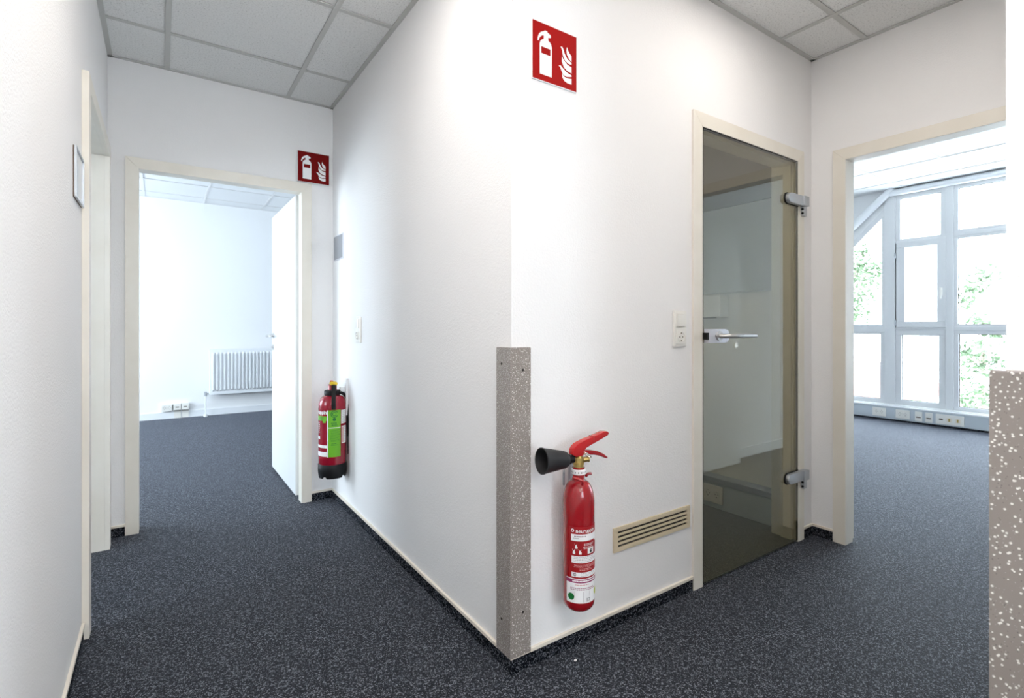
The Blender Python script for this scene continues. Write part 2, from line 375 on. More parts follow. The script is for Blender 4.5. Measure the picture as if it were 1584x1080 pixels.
# ------------------------------------------------------------------ skirtings
def skirt(name, F, a0, a1, label, cap=True, m='skirt', h=.05):
    bm = new(); fbox(bm, F, a0, a1, 0.0, h, 0.0, .006)
    o = obj(name, bm, M[m], kind=S, label=label)
    bm = new(); fbox(bm, F, a0, a1, h, h+.013, 0.0, .010, .0015); obj('cap_strip', bm, M['cream'], o)
    return o
skirt('baseboard_corner_left', FY(.95), 1.456, 3.504, 'dark carpet skirting with a cream cap along the corner wall')
skirt('baseboard_corner_right', FX(1.385), 1.021, 1.899, 'dark carpet skirting with a cream cap below the grille')
skirt('baseboard_corner_right', FX(1.385), 2.854, 2.954, 'short dark carpet skirting beside the glass door hinge side')
skirt('baseboard_right', FY(2.96), 1.273, 1.379, 'short dark carpet skirting left of the right doorway')
skirt('baseboard_left', FYp(-.24), -3.0, 2.42, 'dark carpet skirting with a cream cap along the left wall')
skirt('baseboard_left', FYp(-.24), 3.392, 3.504, 'short dark carpet skirting in the left far corner')
skirt('baseboard_back_left', FX(3.51), -.234, -.165, 'short dark carpet skirting left of the far doorway')
skirt('baseboard_back_left', FX(3.51), .811, .944, 'short dark carpet skirting below the green labelled extinguisher')
bm = new(); box(bm, .944, .95, 1.379, 1.456, 0, .05); box(bm, .95, 1.021, 1.379, 1.385, 0, .05)
o = obj('baseboard_corner', bm, M['skirt'], kind=S, label='dark carpet skirting wrapping round the projecting corner')
bm = new(); box(bm, .942, .95, 1.377, 1.456, .05, .057); box(bm, .95, 1.021, 1.377, 1.385, .05, .057); obj('cap_strip', bm, M['cream'], o)
def room_skirt(name, F, a0, a1, label):
    bm = new(); fbox(bm, F, a0, a1, 0, .085, 0, .012, .002); return obj(name, bm, M['white_metal'], kind=S, label=label)
room_skirt('baseboard_radiator', FX(7.7), -2.8, 2.6, 'white baseboard under the radiator')
room_skirt('baseboard_window_room', lambda a, b_, c: (a, .2+c, b_), 3.08, 7.42, 'white baseboard along the window room side wall')

# ------------------------------------------------------------------ door frames
def door_frame(root, F, u0, u1, h, T, pr=.012, fw=.062, segs=None, back=True):
    """F(a, b, c): c > 0 out of the front face, c < 0 into the wall"""
    segs = segs or [(0, T-.045, 0.0), (T-.045, T, -.018)]
    for side, (ui, s) in enumerate(((u0, -1), (u1, 1))):
        bm = new()
        prism(bm, [(ui+s*fw, 0), (ui, 0), (ui, h), (ui+s*fw, h+fw)], F, 0.0, pr, .0015)
        for (w0, w1, inset) in segs:
            fbox(bm, F, ui - s*inset, ui+s*JO, 0, h+JO, -w0, -w1)
        if back:
            ub = ui - s*segs[-1][2]
            prism(bm, [(ub+s*fw, 0), (ub, 0), (ub, h+.018), (ub+s*fw, h+.018+fw)], F, -T-.012, -T)
        obj('frame_jamb', bm, M['frame'], root)
    bm = new()
    prism(bm, [(u0, h), (u1, h), (u1+fw, h+fw), (u0-fw, h+fw)], F, 0.0, pr, .0015)
    for (w0, w1, inset) in segs:
        fbox(bm, F, u0-inset*0, u1, h-inset, h+JO, -w0, -w1)
    if back:
        prism(bm, [(u0-.018, h+.018), (u1+.018, h+.018), (u1+.018+fw, h+.018+fw), (u0-.018-fw, h+.018+fw)], F, -T-.012, -T)
    obj('frame_head', bm, M['frame'], root)

d1 = thing('door_1', (-.3, 2.9, 0), 'cream framed doorway in the left wall seen edge on', kind=S)
door_frame(d1, FYp(-.24), 2.482, 3.33, 2.02, .12, pr=.022)
d2 = thing('door_2', (.32, 3.57, 0), 'cream framed far doorway with a white door leaf opened inward', kind=S)
door_frame(d2, FX(3.51), -.103, .749, 2.02, .12)
d3 = thing('door_3', (2.37, 1.44, 0), 'smoked glass door in a cream frame', kind=S)
door_frame(d3, FX(1.385), 1.961, 2.792, 2.025, .12, segs=[(0, .022, -.004), (.022, .075, .014), (.075, .12, .003)])
d4 = thing('door_4', (3.02, .78, 0), 'cream framed doorway open to the window room', kind=S)
door_frame(d4, FY(2.96), .361, 1.211, 2.02, .12)

# white leaf of the far doorway
bm = new(); box(bm, .742, .782, 3.648, 4.525, .012, 2.03, .002); lf = obj('door_leaf', bm, M['leaf'], d2, label='white laminate door leaf standing open')
bm = new(); tube(bm, [(.742, 4.465, 1.075), (.69, 4.465, 1.075)], .009); tube(bm, [(.694, 4.472, 1.075), (.694, 4.34, 1.075)], .009)
tube(bm, [(.742, 4.465, 1.075), (.736, 4.465, 1.075)], .026, 20); obj('handle', bm, M['steel'], lf, smooth=True)
bm = new(); tube(bm, [(.742, 4.465, .985), (.735, 4.465, .985)], .024, 20); tube(bm, [(.736, 4.465, .985), (.728, 4.465, .985)], .009, 12)
obj('lock_rose', bm, M['steel'], lf, smooth=True)
for z in (.25, 1.80):
    bm = new(); tube(bm, [(.775, 3.652, z-.04), (.775, 3.652, z+.04)], .009); obj('hinge', bm, M['steel'], lf, smooth=True)
bm = new(); box(bm, .7465, .7495, 3.525, 3.548, 1.04, 1.12); obj('strike_plate', bm, M['steel'], d2)
# white leaf of the window room doorway (seen in the glass)
bm = new(); box(bm, 3.105, 3.975, .285, .325, .012, 2.03, .002); lf = obj('door_leaf', bm, M['leaf'], d4, label='white laminate door leaf standing open')
bm = new(); tube(bm, [(3.905, .325, 1.075), (3.905, .378, 1.075)], .009); tube(bm, [(3.912, .374, 1.075), (3.78, .374, 1.075)], .009)
tube(bm, [(3.905, .325, 1.075), (3.905, .331, 1.075)], .026, 20); obj('handle', bm, M['steel'], lf, smooth=True)
bm = new(); tube(bm, [(3.905, .325, .995), (3.905, .333, .995)], .026, 20); obj('lock_rose', bm, M['steel'], lf, smooth=True)

# glass leaf
gx0, gx1, gy0, gy1 = 1.967, 2.787, 1.374, 1.382
bm = new(); box(bm, gx0, gx1, gy0, gy1, .010, 2.019)
bm.faces.ensure_lookup_table()
for f in bm.faces:
    f.material_index = 0 if abs(f.normal.y) > .9 else 1
gl = obj('glass_leaf', bm, [M['door_glass'], M['glass_edge']], d3, label='smoked glass door leaf')
bm = new()
box(bm, 1.9615, 1.9655, 1.374, 1.390, .004, 2.020); box(bm, 1.9615, 2.79, 1.376, 1.390, 2.0205, 2.0245)
obj('rubber_seal', bm, M['black'], d3)
bm = new(); box(bm, 1.970, 2.100, 1.350, 1.374, 1.072, 1.134, .003)
prism(bm, [(2.095, 1.0735), (2.113, 1.0745), (2.125, 1.085), (2.125, 1.121), (2.113, 1.1315), (2.095, 1.1325)], FX(1.374), 0.0005, .0235, .002)
lc = obj('lock_case', bm, M['alu_light'], gl, smooth=True, label='satin aluminium lock case with lever')
bm = new(); box(bm, 1.9585, 1.9715, 1.3485, 1.372, 1.087, 1.118); obj('latch', bm, M['black'], gl)
bm = new(); box(bm, 2.020, 2.033, 1.3485, 1.351, 1.098, 1.108); obj('keyhole', bm, M['black'], gl)
bm = new(); tube(bm, [(2.045, 1.350, 1.103), (2.045, 1.342, 1.103)], .022, 20)
pts = [(2.045, 1.35, 1.103), (2.050, 1.325, 1.103), (2.062, 1.308, 1.103), (2.085, 1.301, 1.1035), (2.15, 1.302, 1.103), (2.235, 1.303, 1.1025), (2.262, 1.303, 1.1025)]
tube(bm, pts, [.010, .010, .010, .0105, .0105, .0098, .009], 14); obj('lever_handle', bm, M['steel'], gl, smooth=True)
for z in (1.812, .356):
    r_ = .026
    def pill(x0, x1, r, n=10): return [(x0+r-r*math.cos(a), z+r*math.sin(a)) for a in [(-PI/2)+PI*k/n for k in range(n+1)]][::-1] + [(x1, z-r), (x1, z+r)]
    bm = new(); prism(bm, pill(2.652, 2.80, r_), FX(1.374), .0035, .024, .003)
    hg = obj('hinge', bm, M['alu'], gl, smooth=True)
    bm = new(); prism(bm, pill(2.644, 2.786, r_+.004), FX(1.374), 0.0, .0038); obj('hinge_gasket', bm, M['black'], gl)
    bm = new(); box(bm, 2.795, 2.848, 1.342, 1.373, z-.026, z+.026, .003); box(bm, 2.816, 2.848, 1.356, 1.3735, z-.075, z-.026, .002)
    obj('hinge_bracket', bm, M['alu'], d3, smooth=True)
    bm = new()
    for dz in (-.040, -.062): tube(bm, [(2.817, 1.362, z+dz), (2.812, 1.362, z+dz)], .006, 10)
    obj('hinge_screw', bm, M['black'], d3)

# ------------------------------------------------------------------ corner guards
def guard(name, pts, h, m, label, screws):
    r = thing(name, (pts[0][0], pts[0][1], .058), label, 'corner guard')
    bm = new(); prism(bm, pts, lambda a, b_, c: (a, b_, c), .058, h, .003)
    obj('profile', bm, m, r, smooth=False)
    for a, b_ in screws:
        bm = new(); tube(bm, [a, b_], .0045, 10); obj('screw', bm, M['dark'], r)
t = .016
x0, y0 = .95-t, 1.385-t
guard('corner_guard', [(x0, y0), (x0+.083, y0), (x0+.083, 1.3848), (.9498, 1.3848), (.9498, y0+.083), (x0, y0+.083)], 1.075, M['guard'],
      'taupe terrazzo corner guard on the projecting corner beside the fire extinguisher',
      [((.985, y0+.001, z), (.985, y0-.0008, z)) for z in (1.0, .20)] + [((x0+.001, 1.42, z), (x0-.0008, 1.42, z)) for z in (1.02, .17)])
x0, y0 = 1.07-t, .216+t
guard('corner_guard', [(x0, y0), (x0, y0-.083), (1.0698, y0-.083), (1.0698, .2162), (x0+.083, .2162), (x0+.083, y0)], 1.075, M['guard'],
      'large blurred terrazzo corner guard in the foreground at the right edge', [((x0+.001, .172, .985), (x0-.0008, .172, .985))])

# ------------------------------------------------------------------ signs
SIGN = {
'body': [(0.163, 0.115), (0.425, 0.115), (0.428, 0.63), (0.41, 0.68), (0.379, 0.712), (0.35, 0.728), (0.345, 0.779), (0.399, 0.791), (0.408, 0.813), (0.391, 0.842), (0.355, 0.857), (0.331, 0.86), (0.331, 0.879), (0.275, 0.883), (0.254, 0.865), (0.187, 0.832), (0.145, 0.785), (0.122, 0.728), (0.116, 0.671), (0.142, 0.673), (0.154, 0.715), (0.187, 0.76), (0.239, 0.794), (0.251, 0.781), (0.249, 0.731), (0.211, 0.711), (0.175, 0.671), (0.163, 0.63)],
'A': [(0.626, 0.715), (0.664, 0.721), (0.687, 0.689), (0.715, 0.62), (0.779, 0.541), (0.877, 0.499), (0.877, 0.468), (0.792, 0.466), (0.717, 0.507), (0.674, 0.588), (0.657, 0.67)],
'B': [(0.771, 0.751), (0.792, 0.702), (0.83, 0.655), (0.877, 0.62), (0.877, 0.517), (0.82, 0.553), (0.771, 0.617), (0.758, 0.682)],
'C': [(0.657, 0.563), (0.689, 0.505), (0.779, 0.443), (0.877, 0.422), (0.877, 0.314), (0.779, 0.329), (0.697, 0.376), (0.652, 0.464)],
'D': [(0.581, 0.371), (0.626, 0.385), (0.677, 0.351), (0.766, 0.302), (0.877, 0.278), (0.877, 0.252), (0.766, 0.223), (0.682, 0.239), (0.639, 0.305), (0.616, 0.352)],
'E': [(0.657, 0.251), (0.702, 0.211), (0.779, 0.198), (0.877, 0.215), (0.877, 0.116), (0.779, 0.115), (0.707, 0.139), (0.667, 0.186)]}
def sign(F, a, b_, label, red, tilt=0.0):
    s = .20; r = thing('fire_sign', F(a+s/2, b_, 0), label, 'sign')
    def G(u, v, c): return F(a+u, b_+v + tilt*(u-s/2), c)
    bm = new(); prism(bm, [(0, 0), (s, 0), (s, s), (0, s)], G, .0005, .005); obj('board', bm, M['sign_white'], r)
    e = .0025
    bm = new(); prism(bm, [(e, e), (s-e*.4, e), (s-e*.4, s-e*.4), (e, s-e*.4)], G, .005, .0056); obj('red_face', bm, red, r)
    bm = new(); prism(bm, [(u*s, v*s) for u, v in SIGN['body']], G, .0056, .0062)
    bmesh.ops.triangulate(bm, faces=[f for f in bm.faces if len(f.verts) > 4]); o = obj('extinguisher_symbol', bm, M['sign_white'], r)
    bm = new(); prism(bm, [(u*s, v*s) for u, v in ((.194, .475), (.393, .475), (.393, .588), (.194, .588))], G, .0062, .0066); obj('symbol_window', bm, red, r)
    bm = new()
    for k in 'ABCDE': prism(bm, [(u*s, v*s) for u, v in SIGN[k]], G, .0056, .0062)
    bmesh.ops.triangulate(bm, faces=[f for f in bm.faces if len(f.verts) > 4]); obj('flame_symbol', bm, M['sign_white'], r)
sign(FX(1.385), 1.030, 1.984, 'large red fire extinguisher sign high on the wall above the corner guard', M['sign_red'])
sign(FX(3.4975), .722, 2.086, 'smaller looking red extinguisher sign in shade-darkened colour above the far doorway corner', M['sign_shaded'])

# ------------------------------------------------------------------ name plates, switches, sockets
def name_plate(F, a0, a1, b0, b1, label, edge):
    r = thing('name_plate', F((a0+a1)/2, b0, 0), label, 'name plate')
    bm = new(); fbox(bm, F, a0, a1, b0, b1, .0005, .004); obj('back_plate', bm, edge, r)
    bm = new(); e = .008
    fbox(bm, F, a0, a1, b0, b0+e, .004, .010, .001); fbox(bm, F, a0, a1, b1-e, b1, .004, .010, .001)
    fbox(bm, F, a0, a0+e, b0+e, b1-e, .004, .010); fbox(bm, F, a1-e, a1, b0+e, b1-e, .004, .010)
    obj('rim', bm, M['alu'], r)
    bm = new(); fbox(bm, F, a0+e, a1-e, b0+e, b1-e, .004, .0065); obj('insert', bm, M['pane_grey'], r)
name_plate(FYp(-.24), 2.196, 2.398, 1.572, 1.742, 'silver edged door name plate on the left wall seen edge on', M['brown_edge'])
rp = thing('name_plate', (.95, 3.36, 1.58), 'plain grey name plate on the corner wall above the green labelled extinguisher', 'name plate')
bm = new(); fbox(bm, FY(.95), 3.262, 3.462, 1.580, 1.742, .0005, .006, .001); obj('back_plate', bm, M['alu_light'], rp)
bm = new(); fbox(bm, FY(.95), 3.269, 3.455, 1.587, 1.735, .006, .0075); obj('insert', bm, M['plate'], rp)

def disc(bm, F, a, b_, c0, c1, r, seg=24):
    return prism(bm, [(a+r*math.cos(2*PI*k/seg), b_+r*math.sin(2*PI*k/seg)) for k in range(seg)], F, c0, c1)
def ring(bm, F, a, b_, c0, c1, ro, ri, seg=24):
    pts = []
    vo = [[bm.verts.new(F(a+r*math.cos(2*PI*k/seg), b_+r*math.sin(2*PI*k/seg), c)) for k in range(seg)] for r, c in ((ro, c0), (ro, c1), (ri, c1), (ri, c0))]
    fs = []
    for p, q in ((0, 1), (1, 2), (2, 3), (3, 0)):
        for k in range(seg): fs.append(bm.faces.new((vo[p][k], vo[p][(k+1) % seg], vo[q][(k+1) % seg], vo[q][k])))
    bmesh.ops.recalc_face_normals(bm, faces=fs)
def schuko(par, F, a, b_, c, name='socket', R=.0195, m='white_plastic'):
    bm = new(); ring(bm, F, a, b_, c, c+.004, R+.003, R)
    disc(bm, F, a, b_, c-.0005, c+.0004, R)
    o = obj(name, bm, M[m], par, smooth=True)
    bm = new(); disc(bm, F, a-.0095, b_, c+.0004, c+.0010, .0032, 10); disc(bm, F, a+.0095, b_, c+.0004, c+.0010, .0032, 10)
    fbox(bm, F, a-.003, a+.003, b_+R*.72, b_+R*.98, c+.0004, c+.002); fbox(bm, F, a-.003, a+.003, b_-R*.98, b_-R*.72, c+.0004, c+.002)
    obj('contacts', bm, M['brown'], o)
def switch_combo(F, a, z0, label):
    r = thing('light_switch', F(a, z0, 0), label, 'switch')
    h = .152; wd = .081
    bm = new(); fbox(bm, F, a-wd/2, a+wd/2, z0, z0+h, .0003, .011, .004); obj('frame', bm, M['white_plastic'], r, smooth=True)
    zc = z0+h-.041
    bm = new(); fbox(bm, F, a-.029, a+.029, zc-.029, zc+.029, .0105, .0125); fbox(bm, F, a-.027, a+.027, zc-.027, zc+.027, .0125, .0175, .003); obj('rocker', bm, M['white_plastic'], r, smooth=True)
    zs = z0+.041
    bm = new(); fbox(bm, F, a-.029, a+.029, zs-.029, zs+.029, .0105, .0135, .001); obj('socket_cover', bm, M['white_plastic'], r)
    schuko(r, F, a, zs, .0140)
switch_combo(FX(1.385), 1.810, 1.060, 'white light switch over a socket beside the glass door')
switch_combo(FY(.95), 2.950, 1.053, 'small white light switch over a socket on the corner wall near the far doorway')

# ventilation grille
r = thing('ventilation_grille', (1.65, 1.385, .28), 'beige slotted ventilation grille low on the wall beside the glass door', 'grille')
F = FX(1.385); a0, a1, b0, b1 = 1.417, 1.880, .281, .375
bm = new(); e = .0165
fbox(bm, F, a0, a1, b0, b0+e, .0003, .007, .001); fbox(bm, F, a0, a1, b1-e, b1, .0003, .007, .001)
fbox(bm, F, a0, a0+.022, b0+e, b1-e, .0003, .007); fbox(bm, F, a1-.022, a1, b0+e, b1-e, .0003, .007)
obj('rim', bm, M['tan'], r)
bm = new(); fbox(bm, F, a0+.022, a1-.022, b0+e, b1-e, .0003, .001); obj('backing', bm, M['dark'], r)
ih = (b1-b0-2*e); pit = (ih+.0085)/4
for k in range(3):
    z = b0+e+ (k+1)*pit - .0085
    bm = new(); fbox(bm, F, a0+.022, a1-.022, z, z+.0085, .001, .0068, .0008); obj('slat', bm, M['tan'], r)

# ------------------------------------------------------------------ CO2 extinguisher
cx, cy, R = 1.157, 1.288, .0535
PHI = math.atan2(-cy, -cx)
ext = thing('fire_extinguisher', (cx, cy, .20), 'slim red fire extinguisher with black horn hanging beside the corner guard', 'fire extinguisher')
prof = [(0, .196)]
for k in range(1, 9):
    a = k/8*PI/2; prof.append((R*math.sin(a)**.8, .196+.034*(1-math.cos(a))))
prof += [(R, .26), (R, .50), (R, .555)]
for k in range(1, 10):
    a = k/9*PI/2; prof.append((.0225+(R-.0225)*math.cos(a), .555+.072*math.sin(a)**1.05))
prof += [(.0205, .632), (.0200, .648)]
bm = new(); lathe(bm, prof, cx, cy, 64); cyl = obj('cylinder', bm, M['red'], ext, smooth=True)
bm = new(); lathe(bm, [(.021, .648), (.0235, .650), (.0235, .664), (.021, .666), (.0195, .667)], cx, cy, 40); col = obj('collar_ring', bm, M['white_print'], ext, smooth=True)
bm = new(); lathe(bm, [(.0205, .6665), (.0215, .668), (.0215, .671), (.017, .672)], cx, cy, 40); obj('red_ring', bm, M['red'], ext, smooth=True)
bm = new()
for k in range(14):
    a = PHI + (k-7)*2*PI/14
    tube(bm, [(cx+.0232*math.cos(a), cy+.0232*math.sin(a), .657), (cx+.0240*math.cos(a), cy+.0240*math.sin(a), .657)], .0022, 6)
obj('collar_marks', bm, M['black_print'], col)
bm = new(); lathe(bm, [(.0165, .670), (.0165, .678), (.0185, .679), (.0185, .686), (.015, .687), (.0145, .692), (.0175, .693), (.0175, .704), (.0155, .706), (.009, .712), (.009, .722)], cx, cy, 28)
tube(bm, [(cx+.012, cy-.004, .694), (cx+.030, cy-.012, .696)], [.0095, .0085], 14); tube(bm, [(cx+.030, cy-.012, .696), (cx+.034, cy-.0135, .6965)], .011, 6)
tube(bm, [(cx-.010, cy, .699), (cx-.026, cy+.001, .702)], .0095, 14)
obj('brass_valve', bm, M['brass'], ext, smooth=True)
def SX(yc): return lambda a, b_, c: (a, yc+c, b_)
up = [(1.124, .733), (1.133, 0.744), (1.146, 0.752), (1.180, .7615), (1.217, 0.768), (1.265, 0.7795), (1.283, 0.778), (1.289, .771), (1.283, 0.7645), (1.236, 0.750), (1.205, .7415), (1.183, 0.734), (1.173, 0.726), (1.169, 0.710), (1.134, 0.710), (1.124, .718)]
bm = new(); prism(bm, up, SX(cy), -.0125, .0125, .003); obj('upper_lever', bm, M['red_lever'], ext, smooth=True)
bm = new(); fbox(bm, lambda a, b_, c: (a, cy+c, b_), 1.2155, 1.2175, .744, .7695, -.0129, .0129); obj('lever_seam', bm, M['red_print'], ext)
lo = [(1.165, .729), (1.200, .7245), (1.239, .7145), (1.265, .7025), (1.286, .688), (1.283, .683), (1.270, .687), (1.250, .6965), (1.222, .704), (1.192, .709), (1.165, .712)]
bm = new(); prism(bm, lo, SX(cy), -.009, .009, .0025); obj('lower_lever', bm, M['red'], ext, smooth=True)
bm = new()
c0 = Vector((1.178, cy-.020, .713)); ax = Vector((.80, -.25, -.60)).normalized(); bx = Vector((-.2, -.9, .25)); bx = (bx-ax*bx.dot(ax)).normalized()
tube(bm, [c0+ax*.0165*math.cos(2*PI*k/24)+bx*.009*math.sin(2*PI*k/24) for k in range(25)], .0018, 8, False)
tube(bm, [c0+Vector((.002, .002, .001))+ax*.0155*math.cos(2*PI*k/24)+bx*.008*math.sin(2*PI*k/24) for k in range(25)], .0016, 8, False)
tube(bm, [(1.163, cy-.03, .722), (1.163, cy+.02, .722)], .002, 8)
obj('safety_pin_ring', bm, M['chrome'], ext, smooth=True)
# horn
p0 = Vector((1.106, cy+.002, .703)); p1 = Vector((1.010, cy+.014, .7095)); ax = (p1-p0).normalized()
sd = ax.cross(Vector((0, 0, 1))).normalized(); uu = sd.cross(ax)
bm = new(); seg = 40; rings = []
for t_, rr in ((0, .012), (0, .0235), (.06, .0265), (.12, .0285), (.55, .0355), (.93, .0415), (.96, .0428), (1.0, .0428), (1.0, .0400), (.6, .031), (.12, .020), (.12, .001)):
    c = p0+(p1-p0)*t_
    rings.append([bm.verts.new(c+(sd*math.cos(2*PI*k/seg)+uu*math.sin(2*PI*k/seg))*rr) for k in range(seg)])
fs = []
for a, b_ in zip(rings, rings[1:]):
    for k in range(seg): fs.append(bm.faces.new((a[k], a[(k+1) % seg], b_[(k+1) % seg], b_[k])))
fs.append(bm.faces.new(rings[0])); fs.append(bm.faces.new(rings[-1])); bmesh.ops.recalc_face_normals(bm, faces=fs)
obj('horn', bm, M['horn'], ext, smooth=True)
bm = new(); tube(bm, [p0-ax*.026, p0-ax*.012, p0-ax*.011, p0+ax*.001], [.013, .013, .017, .017], 20); obj('horn_neck', bm, M['black'], ext, smooth=True)
# carrying hooks and wall hanger
bm = new(); tube(bm, [(1.120, 1.272, .640), (1.112, 1.262, .648), (1.118, 1.245, .647), (1.128, 1.236, .640), (1.130, 1.240, .628)], .0052, 10); obj('hanging_loop', bm, M['red'], ext, smooth=True)
bm = new(); tube(bm, [(1.182, 1.278, .640), (1.196, 1.283, .643), (1.212, 1.287, .640)], .0052, 10); obj('hanging_loop', bm, M['red'], ext, smooth=True)
bm = new(); box(bm, 1.195, 1.255, 1.372, 1.3848, .56, .66, .002); obj('wall_plate', bm, M['alu'], ext)
bm = new()
tube(bm, [(1.118, 1.318, .610), (1.113, 1.312, .655), (1.122, 1.325, .664), (1.135, 1.345, .655)], .0042, 8)
obj('wall_hanger', bm, M['alu'], ext, smooth=True)

def cylmap(cx, cy, r, phi0): return lambda u, v: (cx+r*math.cos(phi0+u/r), cy+r*math.sin(phi0+u/r), v)
def patch(bm, cx, cy, r, f0, f1, z0, z1, th=.0003):
    n = max(2, int((f1-f0)*r/.004))
    rows = []
    for rr, z in ((r-th*3, z0), (r, z0), (r, z1), (r-th*3, z1)):
        rows.append([bm.verts.new((cx+rr*math.cos(f0+(f1-f0)*k/n), cy+rr*math.sin(f0+(f1-f0)*k/n), z)) for k in range(n+1)])
    fs = []
    for a, b_ in zip(rows, rows[1:]):
        for k in range(n): fs.append(bm.faces.new((a[k], a[k+1], b_[k+1], b_[k])))
    bmesh.ops.recalc_face_normals(bm, faces=fs)
    # make sure they look outward
    if fs and (fs[len(fs)//2].calc_center_median()-Vector((cx, cy, (z0+z1)/2))).dot(fs[len(fs)//2].normal) < 0: bmesh.ops.reverse_faces(bm, faces=fs)
    return bm
D = math.radians
def cdisc(bm, Fm, zc, r, n=14):
    """round print that follows the cylinder"""
    cols = []
    for k in range(n+1):
        a = -r*math.cos(PI*k/n); h_ = max(1e-5, r*math.sin(PI*k/n))
        cols.append((bm.verts.new(Fm(a, zc-h_, 0)), bm.verts.new(Fm(a, zc+h_, 0))))
    for p, q in zip(cols, cols[1:]): bm.faces.new((p[0], q[0], q[1], p[1]))
    return bm
def P(f0, f1, z0, z1, m, lift, name='label_field'):
    bm = new(); patch(bm, cx, cy, R+lift, PHI+D(f0), PHI+D(f1), z0, z1); return obj(name, bm, M[m], lab)
bm = new(); patch(bm, cx, cy, R+.0004, PHI+D(-34), PHI+D(100), .322, .489); lab = obj('main_label', bm, M['red_print'], ext, label='red printed label with white fields')
P(-27, 82, .443, .465, 'white_print', .0006); P(68, 82, .436, .443, 'white_print', .0006)
P(-25, 84, .371, .394, 'white_print', .0006); P(-25, 84, .326, .341, 'white_print', .0006)
P(33, 62, .400, .419, 'white_print', .0006, 'pictogram_box')
def T(s, f, z, size, m, lift=.0009, bold=0.0, name='lettering', par=None, sx=1.0):
    obj(name, text_bm(s, size, (lambda g: lambda u, v: g(u, v+z))(cylmap(cx, cy, R+lift, PHI+D(f))), bold=bold, sx=sx), M[m], par or lab)
T('neuruppin', -10, .4705, .0185, 'white_print', bold=.0003, lift=.0012, name='brand_lettering', sx=.93)
bm = new(); cdisc(bm, lambda a, b_, c: cylmap(cx, cy, R+.0008, PHI+D(-21))(a, b_), .477, .0055); obj('brand_disc', bm, M['white_print'], lab)
bm = new(); cdisc(bm, lambda a, b_, c: cylmap(cx, cy, R+.0011, PHI+D(-21))(a, b_), .477, .0030); obj('brand_disc_centre', bm, M['red_print'], lab)
def lines(par, z, f0, f1, m, n, dz, hgt, gap, lift=.0009, seed=1, name='small_print'):
    rnd = random.Random(seed); bm = new()
    for k in range(n):
        f = f0+rnd.uniform(0, 4)
        fe = f1-rnd.uniform(0, (f1-f0)*.25)
        while f < fe:
            wd = rnd.uniform(3, 8); patch(bm, cx, cy, R+lift, PHI+D(f), PHI+D(min(f+wd, fe)), z-k*dz-hgt, z-k*dz); f += wd+gap
    obj(name, bm, M[m], par)
lines(lab, .460, -19, 40, 'grey_print', 1, .005, .0035, 1.0, seed=2)
lines(lab, .453, -19, 5, 'grey_print', 1, .005, .002, 1.0, seed=3)
lines(lab, .434, 18, 62, 'white_print', 2, .0042, .0016, 1.3, seed=4)
lines(lab, .4235, 14, 66, 'white_print', 2, .0042, .0016, 1.3, seed=5)
lines(lab, .391, -20, 78, 'grey_print', 4, .0050, .0011, 1.5, seed=6)
lines(lab, .366, -17, 80, 'pale_red_print', 3, .0034, .0015, 1.2, seed=7)
lines(lab, .354, 2, 60, 'pale_red_print', 2, .0042, .0022, 1.5, seed=8)
lines(lab, .338, 6, 76, 'grey_print', 3, .0040, .0008, 1.5, seed=9)
# little operating pictograms
def FC(f, lift): return lambda a, b_, c: cylmap(cx, cy, R+lift, PHI+D(f))(a, b_)
bm = new()
for (f, z) in ((-8, .418), (-16, .400), (6, .400)):
    Fm = FC(f, .0009)
    vs = [bm.verts.new(Fm(a, z+b_, 0)) for a, b_ in ((-.004, 0), (.004, 0), (.0045, .006), (.002, .010), (.0035, .016), (.001, .014), (-.001, .0105), (-.006, .017), (-.003, .009), (-.0045, .005))]
    bm.faces.new(vs)
obj('operating_pictogram', bm, M['white_print'], lab)
bm = new(); Fm = FC(47, .0010)
vs = [bm.verts.new(Fm(a, .402+b_, 0)) for a, b_ in ((-.003, 0), (.003, .001), (.006, .006), (.002, .008), (.004, .012), (.001, .0155), (-.001, .011), (-.003, .013), (-.002, .009), (-.005, .007))]
bm.faces.new(vs); obj('hazard_pictogram', bm, M['black_print'], lab)
bm = new(); cdisc(bm, FC(-13, .0009), .3335, .0055); obj('small_emblem', bm, M['grey_print'], lab)
T('CO', -16, .3315, .0055, 'white_print', .0012, bold=.0002)
# inspection sticker
bm = new(); patch(bm, cx, cy, R+.0005, PHI+D(-46), PHI+D(98), .240, .318); insp = obj('inspection_sticker', bm, M['white_print'], ext, label='white inspection sticker with a green and a yellow dot')
bm = new(); patch(bm, cx, cy, R+.0008, PHI+D(-46), PHI+D(98), .3185, .3205); obj('sticker_line', bm, M['white_print'], insp)
bm = new(); patch(bm, cx, cy, R+.0008, PHI+D(-46), PHI+D(98), .306, .3175); obj('sticker_band', bm, M['purple_print'], insp)
lines(insp, .3145, -24, 92, 'white_print', 1, .01, .0042, .8, .0011, seed=12, name='band_print')
lines(insp, .301, -14, 50, 'pale_red_print', 1, .006, .002, 1.4, seed=13)
lines(insp, .290, -30, 78, 'purple_print', 2, .005, .0018, 1.4, seed=14)
for fa, fb, za in ((16.5, 17.4, .243), (-15.5, -15, .262), (40, 40.7, .262)):
    bm = new(); patch(bm, cx, cy, R+.0009, PHI+D(fa), PHI+D(fb), za, .278); obj('column_rule', bm, M['grey_print'], insp)
bm = new(); cdisc(bm, FC(-27, .0009), .260, .0115); obj('green_dot', bm, M['dkgreen_print'], insp)
bm = new(); cdisc(bm, FC(78, .0009), .268, .0115); obj('yellow_dot', bm, M['yelgreen'], insp)
T('17', 26, .245, .017, 'black_print', .0010, bold=.0001, name='handwritten_number', par=insp)

